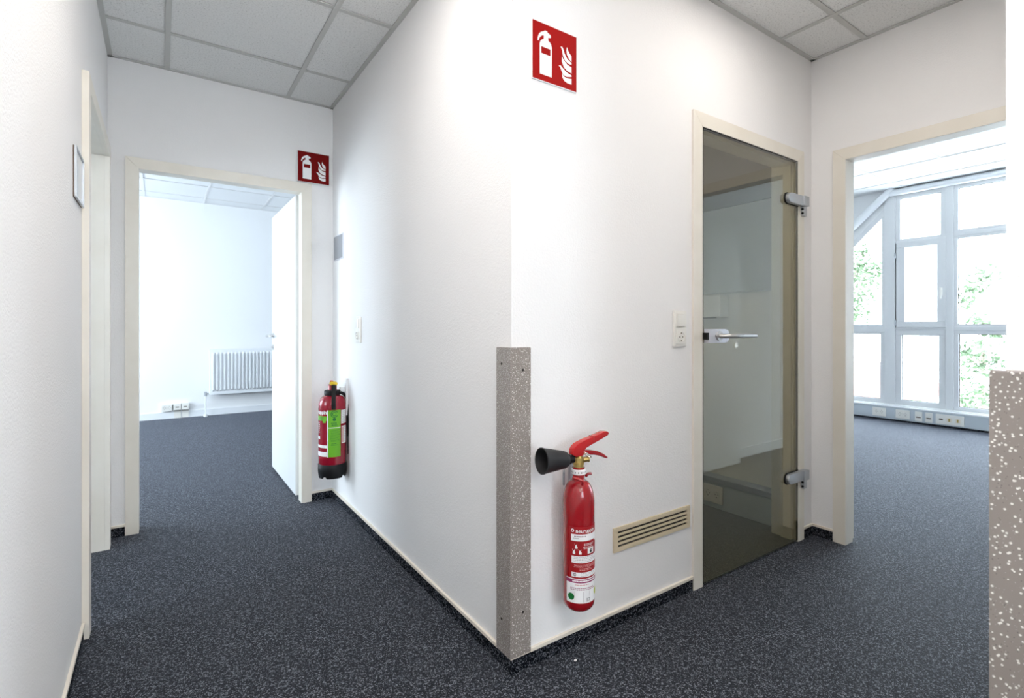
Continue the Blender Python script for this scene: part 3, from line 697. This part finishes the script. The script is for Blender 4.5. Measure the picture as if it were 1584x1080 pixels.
# ------------------------------------------------------------------ foam extinguisher
cx, cy, R = .8635, 3.20, .0805
PHI = math.atan2(-cy, -cx)
fx = thing('fire_extinguisher', (cx, cy, .235), 'wide crimson fire extinguisher with a green label in the far corner', 'fire extinguisher')
prof = [(R-.001, .30), (R, .302), (R, .665)]
for k in range(1, 10):
    a = k/9*PI/2; prof.append((.040+(R-.040)*math.cos(a), .665+.062*math.sin(a)))
prof += [(.040, .735)]
bm = new(); lathe(bm, prof, cx, cy, 64); obj('cylinder', bm, M['crimson'], fx, smooth=True)
bm = new(); lathe(bm, [(R-.001, .6445), (R+.0015, .646), (R+.0015, .652), (R-.001, .6535)], cx, cy, 64); obj('swage_ring', bm, M['crimson'], fx, smooth=True)
# base with notches
bm = new(); seg = 64
def zbot(k): return .244 if (k % 16) in (6, 7, 8) else .233
rr = []
for r_, zf in ((R-.008, None), (R-.002, 'b'), (R+.003, .27), (R+.003, .313), (R-.001, .318)):
    rr.append([bm.verts.new((cx+r_*math.cos(2*PI*k/seg), cy+r_*math.sin(2*PI*k/seg), (zbot(k) if zf in (None, 'b') else zf))) for k in range(seg)])
fs = []
for a, b_ in zip(rr, rr[1:]):
    for k in range(seg): fs.append(bm.faces.new((a[k], a[(k+1) % seg], b_[(k+1) % seg], b_[k])))
fs.append(bm.faces.new([bm.verts.new((v.co.x, v.co.y, .25)) for v in rr[0]])); bmesh.ops.recalc_face_normals(bm, faces=fs)
obj('base_cup', bm, M['black'], fx, smooth=True)
bm = new(); lathe(bm, [(.040, .728), (.047, .730), (.048, .735), (.048, .752), (.045, .757), (.030, .760)], cx, cy, 40); obj('collar', bm, M['black'], fx, smooth=True)
bm = new(); lathe(bm, [(.026, .757), (.026, .788), (.020, .796), (0, .798)], cx, cy, 28); obj('head', bm, M['red'], fx, smooth=True)
vd = Vector((math.cos(PHI), math.sin(PHI), 0)); rt = Vector((-math.sin(PHI), math.cos(PHI), 0)); ctr = Vector((cx, cy, 0))
def HF(a, b_, c): p = ctr+rt*a+vd*c; return (p.x, p.y, b_)
bm = new(); prism(bm, [(-.012, .790), (.026, .788), (.030, .800), (.022, .808), (-.006, .812), (-.018, .803)], HF, -.02, .030, .002); obj('yellow_cap', bm, M['yellow'], fx, smooth=True)
bm = new(); prism(bm, [(-.016, .806), (.006, .807), (.004, .818), (-.012, .818)], HF, -.01, .012, .002); obj('red_knob', bm, M['red_lever'], fx, smooth=True)
bm = new()
for t0, t1, z0, z1, c0_, c1_ in ((0, 0, .665, .700, .088, .090), (0, 0, .70, .735, .083, .088), (0, 0, .735, .79, .034, .083)): pass
lev = [(.034, .795), (.052, .790), (.072, .750), (.086, .715), (.0925, .675), (.0915, .652), (.085, .650), (.084, .675), (.078, .710), (.064, .745), (.046, .778), (.030, .783)]
def LF(a, b_, c): p = ctr+vd*a+rt*(c+.006); return (p.x, p.y, b_)
prism(bm, lev, LF, -.011, .013, .002); obj('squeeze_lever', bm, M['black'], fx, smooth=True)
bm = new()
hp = [HF(.046, .742, .0), HF(.074, .725, .0), HF(.092, .69, .005), HF(.0935, .60, .010), HF(.0935, .50, .010), HF(.092, .47, .01)]
tube(bm, hp, [.010, .010, .010, .011, .011, .008], 14)
o = obj('hose', bm, M['black'], fx, smooth=True)
bm = new(); tube(bm, [HF(.093, .47, .01), HF(.093, .36, .010)], [.007, .005], 10); obj('nozzle', bm, M['horn'], fx, smooth=True)
bm = new(); box(bm, .935, .9498, 3.16, 3.24, .60, .83, .002); box(bm, .905, .936, 3.185, 3.215, .745, .775, .002); obj('wall_hanger', bm, M['white_metal'], fx)
def P2(f0, f1, z0, z1, m, lift, par, name='label_field'):
    bm = new(); patch(bm, cx, cy, R+lift, PHI+D(f0), PHI+D(f1), z0, z1); return obj(name, bm, M[m], par, label='lime green label with black print' if name == 'green_label' else None)
gl_ = P2(-17, 35, .365, .652, 'green_print', .0008, fx, 'green_label')
P2(-22, -17.5, .365, .652, 'white_print', .0008, gl_, 'label_margin')
P2(-17, 34, .5375, .5415, 'white_print', .0011, gl_, 'label_rule')
bm = new()
def FC2(f, lift): return lambda a, b_, c: cylmap(cx, cy, R+lift, PHI+D(f))(a, b_)
def ring_flat(bm, Fm, zc, ro, ri, gap=0, n=28):
    vo = []; vi = []
    for k in range(n+1):
        t_ = gap/2+(2*PI-gap)*k/n
        vo.append(bm.verts.new(Fm(ro*math.cos(t_), zc+ro*math.sin(t_), 0))); vi.append(bm.verts.new(Fm(ri*math.cos(t_), zc+ri*math.sin(t_), 0)))
    for k in range(n): bm.faces.new((vo[k], vo[k+1], vi[k+1], vi[k]))
ring_flat(bm, FC2(8, .0012), .622, .0215, .0170, .9); ring_flat(bm, FC2(8, .0012), .622, .0125, .0085, .5)
cdisc(bm, FC2(8, .0012), .590, .010); obj('round_emblem', bm, M['dkgreen_print'], gl_)
R_, cx_, cy_ = R, cx, cy
lines(gl_, .570, -6, 22, 'dkgreen_print', 3, .007, .0042, 1.0, .0012, seed=21)
lines(gl_, .528, -10, 34, 'dkgreen_print', 12, .0062, .0016, 1.3, .0012, seed=22)
lines(gl_, .446, -8, 24, 'dkgreen_print', 2, .008, .003, 1.2, .0012, seed=23)
fl = P2(-95, -17.5, .355, .650, 'crimson', .0003, fx, 'front_label'); fl['label'] = 'crimson front label with white lettering'
obj('brand_lettering', text_bm('neuruppin', .0315, (lambda g: lambda u, v: g(u, v+.622))(cylmap(cx, cy, R+.0008, PHI+D(-23))), 'RIGHT', .001, .93), M['white_print'], fl)
bm = new(); patch(bm, cx, cy, R+.0006, PHI+D(-92), PHI+D(-23), .582, .610); patch(bm, cx, cy, R+.0006, PHI+D(-42), PHI+D(-28), .570, .582); obj('green_badge', bm, M['green_print'], fl)
lines(fl, .602, -66, -32, 'dkgreen_print', 2, .008, .004, 1.4, .0010, seed=24)
for k, (z0, z1) in enumerate(((.470, .488), (.420, .436), (.368, .396))): P2(-92 if k else -80, -23 if k else -60, z0, z1, 'white_print', .0006, fl)
lines(fl, .568, -78, -58, 'white_print', 6, .011, .004, 2.0, .0008, seed=25)
wl = P2(38, 72, .560, .642, 'white_print', .0008, fx, 'side_label'); lines(wl, .634, 42, 68, 'grey_print', 7, .0105, .0018, 1.4, .0011, seed=26)
wl = P2(40, 72, .440, .545, 'white_print', .0008, fx, 'side_label'); P2(43, 50, .445, .540, 'pale_red_print', .0011, wl, 'label_bar'); lines(wl, .536, 53, 70, 'grey_print', 9, .0105, .0018, 1.4, .0011, seed=27)

# ------------------------------------------------------------------ radiator room
r = thing('radiator', (1.1, 7.6, 0), 'white ribbed panel radiator on the wall of the left room', 'radiator')
bm = new(); box(bm, .505, 1.70, 7.585, 7.645, .275, .862, .006); pn = obj('panel', bm, M['white_metal'], r)
bm = new(); pit = .0425
for k in range(27):
    xc = .548+k*pit
    hw = .0125
    for (za, zb) in ((.318, .822),):
        v = [bm.verts.new(p) for p in ((xc-hw, 7.5855, za), (xc+hw, 7.5855, za), (xc+hw, 7.5855, zb), (xc-hw, 7.5855, zb),
                                        (xc-hw*.55, 7.560, za+.022), (xc+hw*.55, 7.560, za+.022), (xc+hw*.55, 7.560, zb-.022), (xc-hw*.55, 7.560, zb-.022))]
        fs = [bm.faces.new([v[i] for i in q]) for q in ((4, 5, 6, 7), (0, 1, 5, 4), (1, 2, 6, 5), (2, 3, 7, 6), (3, 0, 4, 7))]
        bmesh.ops.recalc_face_normals(bm, faces=fs)
        if fs[0].normal.y > 0: bmesh.ops.reverse_faces(bm, faces=fs)
o = obj('ribs', bm, M['white_metal'], pn, kind='stuff')
bm = new(); tube(bm, [(.505, 7.62, .292), (.47, 7.62, .292)], .010, 12); tube(bm, [(.467, 7.62, .262), (.467, 7.62, .315)], .016, 14); obj('valve', bm, M['alu'], r, smooth=True)
bm = new(); tube(bm, [(.467, 7.62, .27), (.467, 7.62, .0)], .0075, 10); tube(bm, [(.467, 7.62, .0), (.467, 7.62, .022)], .026, 16); obj('pipe', bm, M['white_metal'], r, smooth=True)
bm = new(); box(bm, .62, .66, 7.645, 7.6995, .26, .82); obj('bracket', bm, M['white_metal'], r)
bm = new(); box(bm, 1.5, 1.54, 7.645, 7.6995, .26, .82); obj('bracket', bm, M['white_metal'], r)
F = FX(7.688)
r = thing('socket_box', (.055, 7.69, .09), 'white double socket box low on the left room wall, leftmost of three', 'socket')
bm = new(); fbox(bm, F, -.005, .112, .098, .182, -.012, .035, .004); obj('housing', bm, M['white_plastic'], r)
schuko(r, F, .03, .142, .0355); schuko(r, F, .082, .142, .0355)
for k, (a, lab_) in enumerate(((.165, 'white data socket box in the middle of the low group in the left room'), (.248, 'white data socket box nearest the radiator pipe'))):
    r = thing('data_socket', (a, 7.69, .09), lab_, 'socket')
    bm = new(); fbox(bm, F, a-.038, a+.038, .105, .186, -.012, .038, .003); obj('housing', bm, M['white_plastic'], r)
    bm = new(); fbox(bm, F, a-.018, a+.018, .138, .148, .038, .040); obj('port', bm, M['brown'], r)
    bm = new(); fbox(bm, F, a-.036, a+.036, .099, .104, 0, .036); obj('dark_strip', bm, M['dark'], r)  # dark strip between housing and cable cover
    bm = new(); fbox(bm, F, a-.036, a+.036, .002, .098, .0005, .006); fbox(bm, F, a+.034, a+.037, .002, .098, .006, .012); obj('cable_cover', bm, M['white_plastic'], r)

# unseen windows put in to light the left rooms
def side_window(name, y0, y1, z0, z1, x, n, label):
    r = thing(name, (x, (y0+y1)/2, z0), label, kind=S)
    f = .06
    bm = new()
    box(bm, x-.035, x+.035, y0, y1, z0, z0+f); box(bm, x-.035, x+.035, y0, y1, z1-f, z1)
    for k in range(n+1):
        yc = y0+f/2+(y1-y0-f)*k/n; box(bm, x-.035, x+.035, yc-f/2, yc+f/2, z0+f, z1-f)
    obj('window_frame', bm, M['upvc'], r)
    for k in range(n):
        a = y0+f+(y1-y0-f)*k/n; b_ = y0+(y1-y0-f)*(k+1)/n
        bm = new(); box(bm, x-.004, x+.004, a, b_, z0+f, z1-f); obj('pane', bm, M['window_glass'], r)
side_window('unseen_window_2', 4.5, 7.3, .4, 2.6, -2.86, 4, 'added unseen window lighting the radiator room')
r = thing('unseen_window_4', (.375, -3.06, .9), 'added unseen window lighting the passage from behind the viewer', kind=S)  # window put in for level light on the far walls
bm = new()
for q in ((-.1, -.04, .9, 2.35), (.79, .85, .9, 2.35), (-.04, .79, .9, .96), (-.04, .79, 2.29, 2.35)): box(bm, q[0], q[1], -3.09, -3.03, q[2], q[3])
obj('window_frame', bm, M['upvc'], r)
bm = new(); box(bm, -.04, .79, -3.064, -3.056, .96, 2.29); obj('pane', bm, M['window_glass'], r)
side_window('unseen_window_3', 1.8, 2.8, .9, 2.4, -2.86, 2, 'added unseen window lighting the room behind the left doorway')

# ------------------------------------------------------------------ window wall of the right room
XW = 7.42
win = thing('window_1', (XW, 1.9, .165), 'tall white gable window with grey white mullions in the right room', kind=S)
F = FY(XW)
def bar(name, y0, y1, z0, z1, c0=-.06, c1=.012, par=None, m='upvc', bev=.004):
    bm = new(); fbox(bm, F, y0, y1, z0, z1, c0, c1, bev); return obj(name, bm, M[m], par or win)
ZB, ZT = .165, 2.76
bar('mullion', 2.49, 2.60, ZB, 2.80, -.06, .02); bar('mullion', 1.932, 2.003, ZB, ZT, -.06, .02)
bar('mullion', 1.10, 1.21, ZB, ZT); bar('mullion', .20, .30, ZB, ZT)
bar('sill_rail', .20, 3.62, ZB, ZB+.035, -.06, .05)
bar('head_rail', .20, 2.60, ZT-.005, ZT+.07, -.06, .05)
def pane_unit(y0, y1, z0, z1, fr=.04, nm='fixed_light'):
    bm = new(); c0, c1 = -.05, .004
    fbox(bm, F, y0, y1, z0, z0+fr, c0, c1, .003); fbox(bm, F, y0, y1, z1-fr, z1, c0, c1, .003)
    fbox(bm, F, y0, y0+fr, z0+fr, z1-fr, c0, c1, .003); fbox(bm, F, y1-fr, y1, z0+fr, z1-fr, c0, c1, .003)
    o = obj(nm, bm, M['upvc'], win)
    bm = new(); fbox(bm, F, y0+fr, y1-fr, z0+fr, z1-fr, -.03, -.022); obj('pane', bm, M['window_glass'], o)
    bm = new()
    g = .006
    fbox(bm, F, y0+fr, y1-fr, z0+fr, z0+fr+g, -.022, -.012); fbox(bm, F, y0+fr, y1-fr, z1-fr-g, z1-fr, -.022, -.012)
    fbox(bm, F, y0+fr, y0+fr+g, z0+fr, z1-fr, -.022, -.012); fbox(bm, F, y1-fr-g, y1-fr, z0+fr, z1-fr, -.022, -.012)
    obj('gasket', bm, M['brown'], o)
    return o
# centre column
pane_unit(2.003, 2.49, .200, 1.112, .062); pane_unit(2.003, 2.49, 2.165, 2.755, .048)
# opening sash
so = bar('sash', 1.995, 2.475, 1.142, 1.215, -.045, .030); so['label'] = 'opening casement sash'
for (a0, a1, b0, b1) in ((1.995, 2.475, 2.105, 2.178), (1.995, 2.078, 1.215, 2.105), (2.388, 2.475, 1.215, 2.105)):
    bm = new(); fbox(bm, F, a0, a1, b0, b1, -.045, .030, .004); obj('sash_bar', bm, M['upvc'], so)
bm = new(); fbox(bm, F, 2.078, 2.388, 1.215, 2.105, -.015, -.007); obj('pane', bm, M['window_glass'], so)
bm = new(); fbox(bm, F, 2.025, 2.048, 1.51, 1.60, .030, .042, .002); tube(bm, [F(2.036, 1.585, .04), F(2.036, 1.585, .065)], .008, 10); fbox(bm, F, 2.028, 2.045, 1.47, 1.60, .058, .072, .003)
obj('window_handle', bm, M['white_plastic'], so)
for z in (1.20, 2.02): 
    bm = new(); tube(bm, [F(2.483, z-.035, .034), F(2.483, z+.035, .034)], .010, 10); obj('sash_hinge', bm, M['alu'], so)
for q in ((2.44, 2.49, 1.145, 2.17), (2.003, 2.04, 1.145, 2.17), (2.04, 2.44, 1.145, 2.17-.9+.02) if False else (2.04, 2.44, 1.145, 1.18), (2.04, 2.44, 2.13, 2.17)): bar('casement_frame', *q, -.06, -.046, None, 'upvc', .001)
bar('joint_strip', 2.476, 2.4895, 1.18, 2.17, -.046, -.02, None, 'brown', 0); bar('transom', 2.003, 2.49, 1.112, 1.145); bar('transom', 2.003, 2.49, 2.17, 2.19)  # dark strip in the joint between sash and mullion
# right column
pane_unit(1.21, 1.932, .200, 1.112, .045); pane_unit(1.21, 1.932, 1.145, 2.185, .032); pane_unit(1.21, 1.932, 2.205, 2.755, .040)
bar('transom', 1.21, 1.932, 1.105, 1.15, -.05, .012); bar('transom', 1.21, 1.932, 2.175, 2.215, -.05, .012)
# nearest column (hidden by the near corner)
pane_unit(.30, 1.10, .200, 1.112, .045); pane_unit(.30, 1.10, 1.145, 2.185, .045); pane_unit(.30, 1.10, 2.205, 2.755, .040)
bar('transom', .30, 1.10, 1.105, 1.15, -.05, .012); bar('transom', .30, 1.10, 2.175, 2.215, -.05, .012)
# gable bay left of the post: lower fixed light, upper light with a sloping head
def tri(c0, c1, pts, name, par, m, bev=.003):
    bm = new(); prism(bm, pts, F, c0, c1, bev); return obj(name, bm, M[m], par)
SL = -1.02
def zs(y): return 2.62 + SL*(y-2.588)
yE = 3.55
pane_unit(2.60, 3.55, .200, 1.115, .05)
bar('transom', 2.60, 3.55, 1.085, 1.18, -.05, .012)
bar('mullion', 3.55, 3.62, ZB, 1.75)
tri(-.05, .006, [(2.60, zs(2.60)+.02), (3.62, zs(3.62)+.02), (3.62, zs(3.62)-.07), (2.60, zs(2.60)-.07)], 'sloping_rail', win, 'upvc')
bar('mullion_inner', 2.60, 2.635, 1.18, 2.55, -.05, .004)
tri(-.03, -.022, [(2.60, 1.18), (3.55, 1.18), (3.55, zs(3.55)-.07), (2.60, zs(2.60)-.07)], 'pane', win, 'window_glass', 0)
bm = new(); tube(bm, [F(2.50, 2.800+.045, .06), F(3.62, 2.800+.045-1.12*.93, .06)], .045, 16); obj('sloping_beam', bm, M['white_metal'], win, smooth=True, label='round white sloping roof member')
bm = new(); tube(bm, [F(.2, 2.785, .055), F(2.53, 2.785, .055)], .036, 16); obj('head_beam', bm, M['white_metal'], win, smooth=True)
# wall above the slope
bm = new(); prism(bm, [(2.60, 2.83), (2.60, zs(2.60)+.02), (3.62, zs(3.62)+.02), (3.62, 0), (4.2, 0), (4.2, TOP), (.2, TOP), (.2, 2.83)], F, 0, -.10)
bmesh.ops.triangulate(bm, faces=[f for f in bm.faces if len(f.verts) > 4])
obj('wall_gable', bm, M['wall_room'], kind=S, label='white gable wall above the sloping window head')
bm = new(); box(bm, 7.42, 7.50, .20, 3.62, 0, .165); obj('wall_sill', bm, M['wall_room'], kind=S, label='low wall under the tall window')

# cable duct with sockets
cd = thing('cable_duct', (7.39, 1.9, 0), 'pale grey cable duct running under the tall window', 'cable duct')
bm = new(); box(bm, 7.355, 7.419, .21, 4.19, .022, .165, .004); obj('body', bm, M['duct'], cd)
bm = new(); box(bm, 7.375, 7.419, .21, 4.19, .0, .022); obj('plinth', bm, M['skirt'], cd)
bm = new(); box(bm, 7.345, 7.4195, .21, 4.19, .166, .186, .004); obj('cover_ledge', bm, M['white_metal'], cd)
F2 = FY(7.3545)
def duct_socket(y0, y1, label):
    r = thing('double_socket', (7.354, (y0+y1)/2, .05), label, 'socket')
    bm = new(); fbox(bm, F2, y0, y1, .045, .150, 0, .012, .004); obj('cover', bm, M['white_plastic'], r)
    w_ = (y1-y0); schuko(r, F2, y0+w_*.31, .100, .0125); schuko(r, F2, y0+w_*.69, .100, .0125)
duct_socket(2.567, 2.712, 'white double socket on the cable duct, leftmost under the sloping pane')
duct_socket(2.323, 2.466, 'white double socket on the cable duct under the casement')
for y0, y1, lb in ((2.204, 2.273, 'white single data outlet on the duct next to the double socket'), (2.107, 2.174, 'white single data outlet on the duct next to the triple outlet')):
    r = thing('data_outlet', (7.354, (y0+y1)/2, .04), lb, 'socket')
    bm = new(); fbox(bm, F2, y0, y1, .036, .150, 0, .012, .003); obj('cover', bm, M['white_plastic'], r)
    bm = new(); fbox(bm, F2, y0+.012, y1-.012, .078, .090, .012, .014); obj('port', bm, M['brown'], r)
    bm = new(); fbox(bm, F2, y0+.016, y1-.016, .105, .125, .012, .016, .002); obj('flap', bm, M['white_plastic'], r)
r = thing('triple_outlet', (7.354, 1.95, .04), 'wide white triple outlet on the duct nearest the corner guard', 'socket')
bm = new(); fbox(bm, F2, 1.824, 2.077, .036, .150, 0, .012, .004); obj('cover', bm, M['white_plastic'], r)
bm = new(); fbox(bm, F2, 2.010, 2.045, .085, .10, .012, .014); obj('port', bm, M['brown'], r)
for yc in (1.952, 1.878):
    bm = new(); fbox(bm, F2, yc-.025, yc+.025, .068, .118, .012, .016, .002); o = obj('antenna_insert', bm, M['cream'], r)
    bm = new(); fbox(bm, F2, yc-.008, yc+.008, .075, .110, .016, .018); obj('jack', bm, M['brass'], o)

# ------------------------------------------------------------------ room behind the glass door
r = thing('wall_duct', (2.91, 2.4, 0), 'grey cable duct behind the glass door', 'cable duct')
bm = new(); box(bm, 2.875, 2.959, 1.52, 3.50, .003, .160, .003); obj('body', bm, M['duct'], r)
bm = new(); box(bm, 2.868, 2.959, 1.52, 3.50, .162, .196, .003); obj('cover_ledge', bm, M['panel'], r)
r = thing('double_socket', (2.874, 1.94, .04), 'cream double socket low behind the smoked glass door', 'socket')
F3 = FY(2.8745)
bm = new(); fbox(bm, F3, 1.866, 2.010, .038, .146, 0, .012, .004); obj('cover', bm, M['white_plastic'], r)
schuko(r, F3, 1.905, .094, .0125); schuko(r, F3, 1.965, .094, .0125)
r = thing('wall_panel', (2.95, 2.3, 1.36), 'large grey wall panel behind the smoked glass door', 'wall panel')
bm = new(); box(bm, 2.935, 2.959, 1.53, 3.45, 1.36, 1.897, .002); obj('board', bm, M['panel'], r)
r = thing('wall_panel', (2.95, 2.3, 1.9), 'added dark board imitating the unlit wall above the grey panel behind the smoked glass door', 'wall panel')
bm = new(); box(bm, 2.937, 2.959, 1.53, 3.45, 1.902, 2.58, .002); obj('board', bm, M['shade_board'], r)  # dark sheet standing in for shade on the upper pantry wall
r = thing('towel_dispenser', (2.90, 2.0, 1.21), 'white box dispenser on the wall behind the glass door', 'dispenser')
bm = new(); box(bm, 2.87, 2.959, 1.885, 2.16, 1.205, 1.345, .006); obj('housing', bm, M['white_metal'], r)
bm = new(); box(bm, 2.875, 2.9, 1.93, 2.11, 1.200, 1.2045); obj('paper_slot', bm, M['dark'], r)

# ------------------------------------------------------------------ outdoors
bm = new(); box(bm, 7.8, 60, -30, 40, -3.3, -3.2); obj('ground', bm, M['ground'], kind=S, label='pale bright ground outside the window')
r = thing('outbuilding', (16.5, 8.6, -3.2), 'low building with an orange tiled roof outside the left pane', 'building')
bm = new(); box(bm, 14, 20, 5.6, 12, -3.2, -.9); obj('wall', bm, M['ground'], r)
bm = new(); prism(bm, [(13.7, -.9), (20.3, -.9), (17, .15)], lambda a, b_, c: (a, c, b_), 5.3, 12.3); obj('roof', bm, M['terracotta'], r)
def tree(x, y, h, label, boughs, seed, n):
    rnd = random.Random(seed)
    r = thing('tree', (x, y, -3.2), label, 'tree')
    bm = new(); tr = [(x+rnd.uniform(-.06, .06), y+rnd.uniform(-.06, .06), -3.2+(h+3.2)*k/7) for k in range(8)]
    tube(bm, tr, [.06-.0065*k for k in range(8)], 8)
    for (bx_, by_, bz, br) in boughs:
        s = min(tr, key=lambda p: abs(p[2]-(bz-.5)))
        mid = ((s[0]+bx_)/2, (s[1]+by_)/2, (s[2]+bz)/2+.08)
        tube(bm, [s, mid, (bx_, by_, bz)], [.018, .012, .005], 6)
    obj('trunk', bm, M['bark'], r, smooth=True)
    bm = new()
    for (bx_, by_, bz, br) in boughs:
        for k in range(int(n*br*br*12)+12):
            d = Vector((rnd.gauss(0, 1), rnd.gauss(0, 1), rnd.gauss(0, .8))); d = d.normalized()*br*rnd.random()**.5
            c = Vector((bx_, by_, bz))+d
            a = Vector((rnd.gauss(0, 1), rnd.gauss(0, 1), rnd.gauss(-.4, .6))).normalized(); q = a.orthogonal().normalized()
            q = Matrix.Rotation(rnd.uniform(0, 2*PI), 3, a) @ q
            L_ = rnd.uniform(.07, .12); W_ = L_*.48; nrm = a.cross(q)*L_*.08
            v = [bm.verts.new(p) for p in (c-a*L_/2, c+q*W_/2+nrm, c+a*L_/2, c-q*W_/2+nrm)]
            bm.faces.new(v)
    obj('foliage', bm, M['leafage'], r, kind='stuff')
tree(10.6, 2.42, 1.9, 'slender young tree with pale green leaves outside the right pane',
     [(10.5, 2.50, 1.75, .26), (10.5, 2.36, 1.95, .20), (10.45, 2.62, 1.55, .16), (10.5, 2.45, 1.20, .18), (10.5, 2.25, 1.05, .2), (10.5, 2.5, .70, .30), (10.5, 2.33, .55, .26), (10.45, 2.66, .35, .26), (10.5, 2.3, .1, .3), (10.5, 2.72, .75, .2), (10.5, 2.55, -.1, .4), (10.6, 1.9, .4, .4), (10.6, 1.7, 1.5, .4)], 3, 105)
tree(10.7, 4.35, 2.6, 'leafy tree outside the sloping left pane',
     [(10.6, 4.08, 2.25, .30), (10.6, 4.00, 1.95, .24), (10.55, 3.88, 2.15, .2), (10.6, 4.12, 1.65, .24), (10.6, 4.2, 1.35, .25), (10.6, 4.5, 2.2, .5), (10.6, 4.6, 1.5, .5), (10.6, 4.05, 2.55, .2)], 5, 120)
bm = new()
rnd = random.Random(11)
sh = thing('shrub', (12.6, 3.9, -3.2), 'green shrub top low outside the middle pane', 'shrub')
bm = new(); tube(bm, [(12.6, 3.9, -3.2), (12.62, 3.92, -1.2), (12.6, 3.85, -.1)], [.03, .02, .006], 6); obj('stem', bm, M['bark'], sh)
bm = new()
for k in range(900):
    c = Vector((12.6+rnd.gauss(0, .2), 3.9+rnd.gauss(0, .25), -.75+rnd.gauss(0, .28)))
    a = Vector((rnd.gauss(0, 1), rnd.gauss(0, 1), rnd.gauss(0, .6))).normalized(); q = a.orthogonal().normalized()*.018; a = a*.035
    bm.faces.new([bm.verts.new(p) for p in (c-a, c+q, c+a, c-q)])
obj('foliage', bm, M['leafage'], sh, kind='stuff')

# a crumb of white fluff on the carpet near the corner
bm = new(); bmesh.ops.create_icosphere(bm, subdivisions=2, radius=1)
for v in bm.verts: v.co = Vector((1.166+v.co.x*.006, 1.314+v.co.y*.004, .003+v.co.z*.0028))
obj('paper_crumb', bm, M['white_print'], loc=(1.166, 1.314, 0), label='tiny white paper crumb on the carpet near the corner guard', cat='crumb')

for o in bpy.data.objects:
    if '_o' in o: del o['_o']
